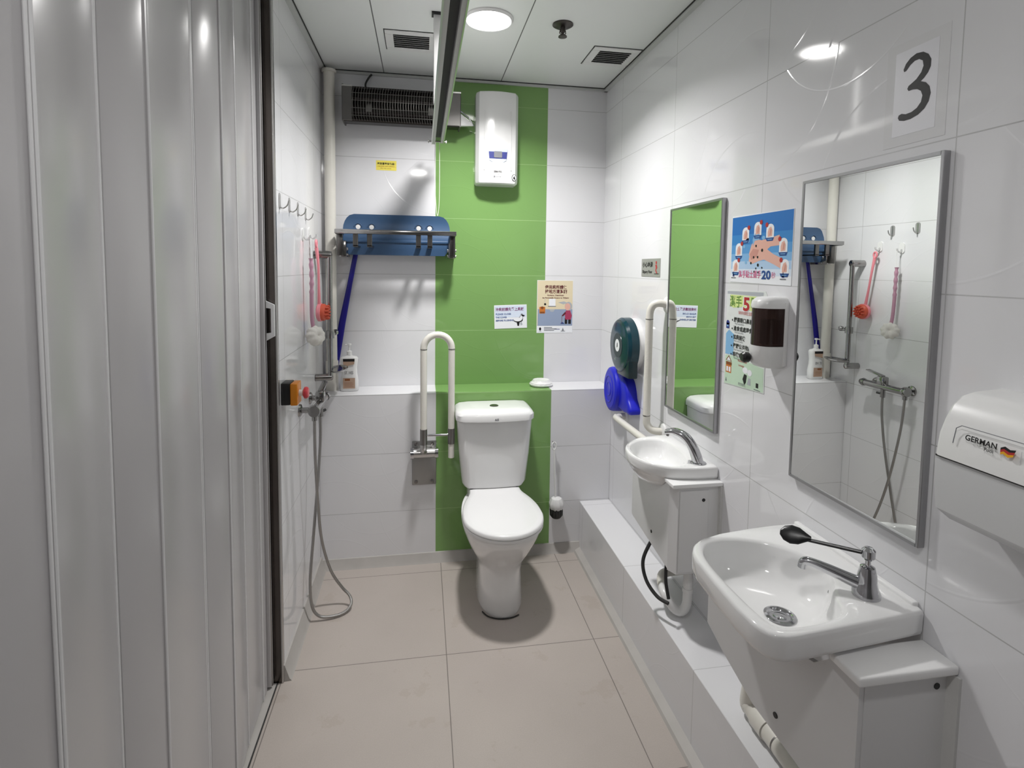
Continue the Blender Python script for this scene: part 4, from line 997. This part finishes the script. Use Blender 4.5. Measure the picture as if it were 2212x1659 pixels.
# shroud under near basin
t = thing('basin_shroud', (.84, -1.87, .5), 'white pipe cover box under the near washbasin', 'cover box', 'basin pipe cover boxes')
def hexa(b, c8, m): b.add(c8, [[0, 1, 2, 3], [7, 6, 5, 4], [0, 4, 5, 1], [1, 5, 6, 2], [2, 6, 7, 3], [3, 7, 4, 0]], m)
b = MB(); xl = .735; yn, yf = -2.105, -1.650
pd = Vector((-.047, .455, 0)).normalized(); pn = Vector((pd.y, -pd.x, 0)); ks = 1/pd.y
b.prism([((y-yn)*ks, z) for y, z in ((yn, .45), (yn, .757), (-2.045, .757), (-2.00, .715), (-1.95, .705), (-1.78, .705), (-1.70, .735), (yf, .757), (yf, .572), (-1.72, .535), (-1.83, .488), (-1.98, .462))], (xl, yn, 0), pd, (0, 0, 1), pn, .012, M_panelbox)
b.box(xl+.0121, W, yn, yn+.012, .45, .757, M_panelbox); b.prism([(xl-.034, .575), (xl-.034, .757), (W, .757), (W, .575)], (0, yf+.0005, 0), (1, 0, 0), (0, 0, 1), (0, -1, 0), .012, M_panelbox)
b.build('box', t)
MB().box(xl-.018, W, -2.125, -2.045, .757, .776, M_lid, .005, 3).build('top_board', t)
for p, ax in (((.905, yn, .725), (0, -1, 0)), ((xl-.0215, -1.905, .520), (-1, -.1, 0))): MB().lathe([(.0065, -.001), (.0065, .001), (.0005, .0012)], p, M_black, ax, 14).build('screw_hole', t)
MB().box(W-.006, W, -2.130, -2.104, .45, .755, M_caulk).build('sealant', t)
t = thing('waste_pipe', (.84, -1.8, ZR), 'grey waste pipe lying on the ledge under the near basin', 'pipe')
b = MB(); b.tube([(.838, -1.66, .300), (.838, -2.4, .300)], .027, M_pvc, 20); b.tube(cat([(.838, -1.665, .300), (.838, -1.645, .305), (.838, -1.635, .330), (.838, -1.70, .60)]), .027, M_pvc, 20); b.build('pipe_run', t)
MB().tube([(.838, -1.67, .300), (.838, -1.72, .300)], .0305, M_pvc, 20).build('coupling', t); MB().tube([(.838, -1.76, .300), (.838, -1.764, .300)], .0278, M_dsteel, 20).build('joint_ring', t)

# far, smaller basin
t = thing('small_washbasin', (.80, -1.08, .80), 'smaller white round-fronted far washbasin on the right wall', 'washbasin', 'washbasins')
outer1 = [(W, -.900), (W, -1.268)]+[(p.x, p.y) for p in cat([(x, y, 0) for x, y in [(.92, -1.268), (.89, -1.268), (.84, -1.266), (.77, -1.250), (.71, -1.200), (.682, -1.130), (.680, -1.06), (.70, -1.00), (.745, -.945), (.80, -.915), (.86, -.903), (.91, -.90)]], 4)]
inner1 = smooth2([(.868, -.960), (.82, -.940), (.77, -.950), (.725, -.99), (.703, -1.05), (.703, -1.13), (.73, -1.19), (.78, -1.228), (.83, -1.222), (.862, -1.18), (.878, -1.10), (.882, -1.01)])
basin(outer1, inner1, (.785, -1.08), .845, .042, .078, [(.25, .745), (.50, .748), (.68, .757), (.86, .785)], 'basin', t)
MB().lathe([(.026, 0), (.027, .003), (.018, .001), (.0005, .001)], (.785, -1.08, .768), M_chrome, seg=28).build('drain', t)
MB().box(.868, .872, -1.162, -1.140, .808, .818, M_dark, .001, 1).build('overflow_hole', t)
# sensor tap
tx, ty = .880, -1.222
t = thing('curved_spout_tap', (tx, ty, .845), 'chrome curved spout tap on the far basin', 'tap')
dd = Vector((-.78, .62, 0)).normalized(); o = Vector((tx, ty, .845)); Z = Vector((0, 0, 1))
P = cat([o, o+dd*.010+Z*.030, o+dd*.026+Z*.062, o+dd*.050+Z*.088, o+dd*.085+Z*.100, o+dd*.115+Z*.094], 6)
b = MB(); rings = []
for i, p in enumerate(P):
    k = i/(len(P)-1); tg_ = (P[min(i+1, len(P)-1)]-P[max(i-1, 0)]).normalized(); sd_ = dd.cross(Z).normalized(); nn = sd_.cross(tg_).normalized()
    wd = .022-.004*k; th = .019-.011*k*k
    rings.append([p+sd_*(wd*math.cos(a*PI/10))+nn*(th*math.sin(a*PI/10)) for a in range(20)])
b.loft(rings, M_chrome); b.build('spout_body', t, ang=60)
MB().lathe([(.026, 0), (.027, .003), (.022, .006)], o, M_chrome, seg=24).build('base_ring', t)
b = MB(); b.lathe([(.006, 0), (.005, .010), (.0005, .012)], o+dd*.108+Z*.090, M_dsteel, (0, 0, -1), 12); b.build('aerator', t)
t = thing('basin_shroud', (.85, -1.09, .5), 'white pipe cover box under the far washbasin', 'cover box', 'basin pipe cover boxes')
xl = .763; yn, yf = -1.285, -.925
b = MB(); ch = .016
c = [(xl+ch, yn), (W, yn), (W, yf), (xl, yf), (xl, yn+ch*2.2)]
zb_ = [.485, .485, .535, .535, .490]
b.prism([(yn+ch*2.2, .490), (yn+ch*2.2, .790), (-1.235, .790), (-1.20, .765), (-1.16, .752), (-1.00, .752), (-.95, .77), (yf, .79), (yf, .535)], (xl, 0, 0), (0, 1, 0), (0, 0, 1), (1, 0, 0), .010, M_panelbox)
b.loft([[Vector((x, y, z)) for (x, y), z in zip([(xl+ch, yn), (W, yn), (W, yn+.010), (xl+ch+.006, yn+.010), (xl+.010, yn+ch*2.2), (xl, yn+ch*2.2)], [zq]*6)] for zq in (.485, .790)], M_panelbox)
b.box(xl+.0101, W, yf-.010, yf, .535, .79, M_panelbox); b.build('box', t, ang=20)
MB().box(xl-.012, W, -1.300, -1.225, .790, .8035, M_lid, .003, 2).build('top_board', t)
MB().box(xl+ch+.004, W-.045, yn-.004, yn, .492, .775, M_panelbox, .001, 1).build('end_panel', t)
for p, ax in (((.868, yn-.004, .742), (0, -1, 0)), ((xl, -1.115, .555), (-1, 0, 0))): MB().lathe([(.006, -.001), (.006, .001), (.0005, .0012)], p, M_black, ax, 14).build('screw_hole', t)
MB().box(W-.008, W, -1.300, -1.284, .48, .79, M_caulk).build('sealant', t)
# trap and flexible hoses
t = thing('basin_trap', (.84, -1.2, .28), 'white waste trap hanging below the far basin box', 'pipe trap')
P = cat([(.862, -1.215, .50), (.862, -1.215, .38), (.860, -1.213, .325), (.846, -1.207, .300), (.825, -1.197, .303), (.808, -1.185, .325), (.800, -1.165, .342), (.806, -1.13, .350)], 6)
MB().tube(P, .0165, M_plast, 18).build('trap_bend', t)
MB().tube([(.862, -1.215, .375), (.862, -1.215, .390)], .0185, M_plast, 18).build('slip_nut', t)
P = cat([(.805, -1.135, .349), (.820, -1.09, .354), (.85, -1.06, .358), (W, -1.055, .36)], 6)
MB().tube(P, .0165, M_pvc, 18).build('wall_branch', t)
b = MB(); b.tube(cat([(.800, -1.10, .55), (.765, -1.10, .50), (.736, -1.11, .44), (.738, -1.14, .385), (.760, -1.185, .350), (.785, -1.225, .345)], 8), .0065, M_rub, 10)
tag(b.build('black_hose'), 'curved black hose looping out below the far basin box', 'hose')
b = MB(); b.tube(cat([(.795, -1.19, .55), (.785, -1.20, .48), (.780, -1.21, .42), (.783, -1.23, .365)], 8), .0060, M_rub, 10)
tag(b.build('black_hose'), 'straight black hose beside the white trap below the far basin', 'hose')
t = thing('stop_valve', (.91, -1.25, .44), 'dark stop valve on the wall below the far basin', 'valve')
b = MB(); b.tube([(W, -1.262, .455), (.905, -1.262, .455)], .012, M_dsteel, 14); b.tube([(.905, -1.262, .455), (.905, -1.262, .50)], .009, M_dsteel, 12); b.build('valve_body', t)
b = MB(); b.tube([(.905, -1.262, .455), (.905, -1.300, .455)], .006, M_dsteel, 10); b.lathe([(.014, 0), (.014, .012), (.010, .016)], (.905, -1.300, .455), M_black, (0, -1, 0), 14); b.build('handle', t)

for o in COL.objects:
    if '_org' in o.keys(): del o['_org']
    if o.parent is not None:
        for k in ('category', 'kind', 'group'):
            if k in o.keys(): del o[k]
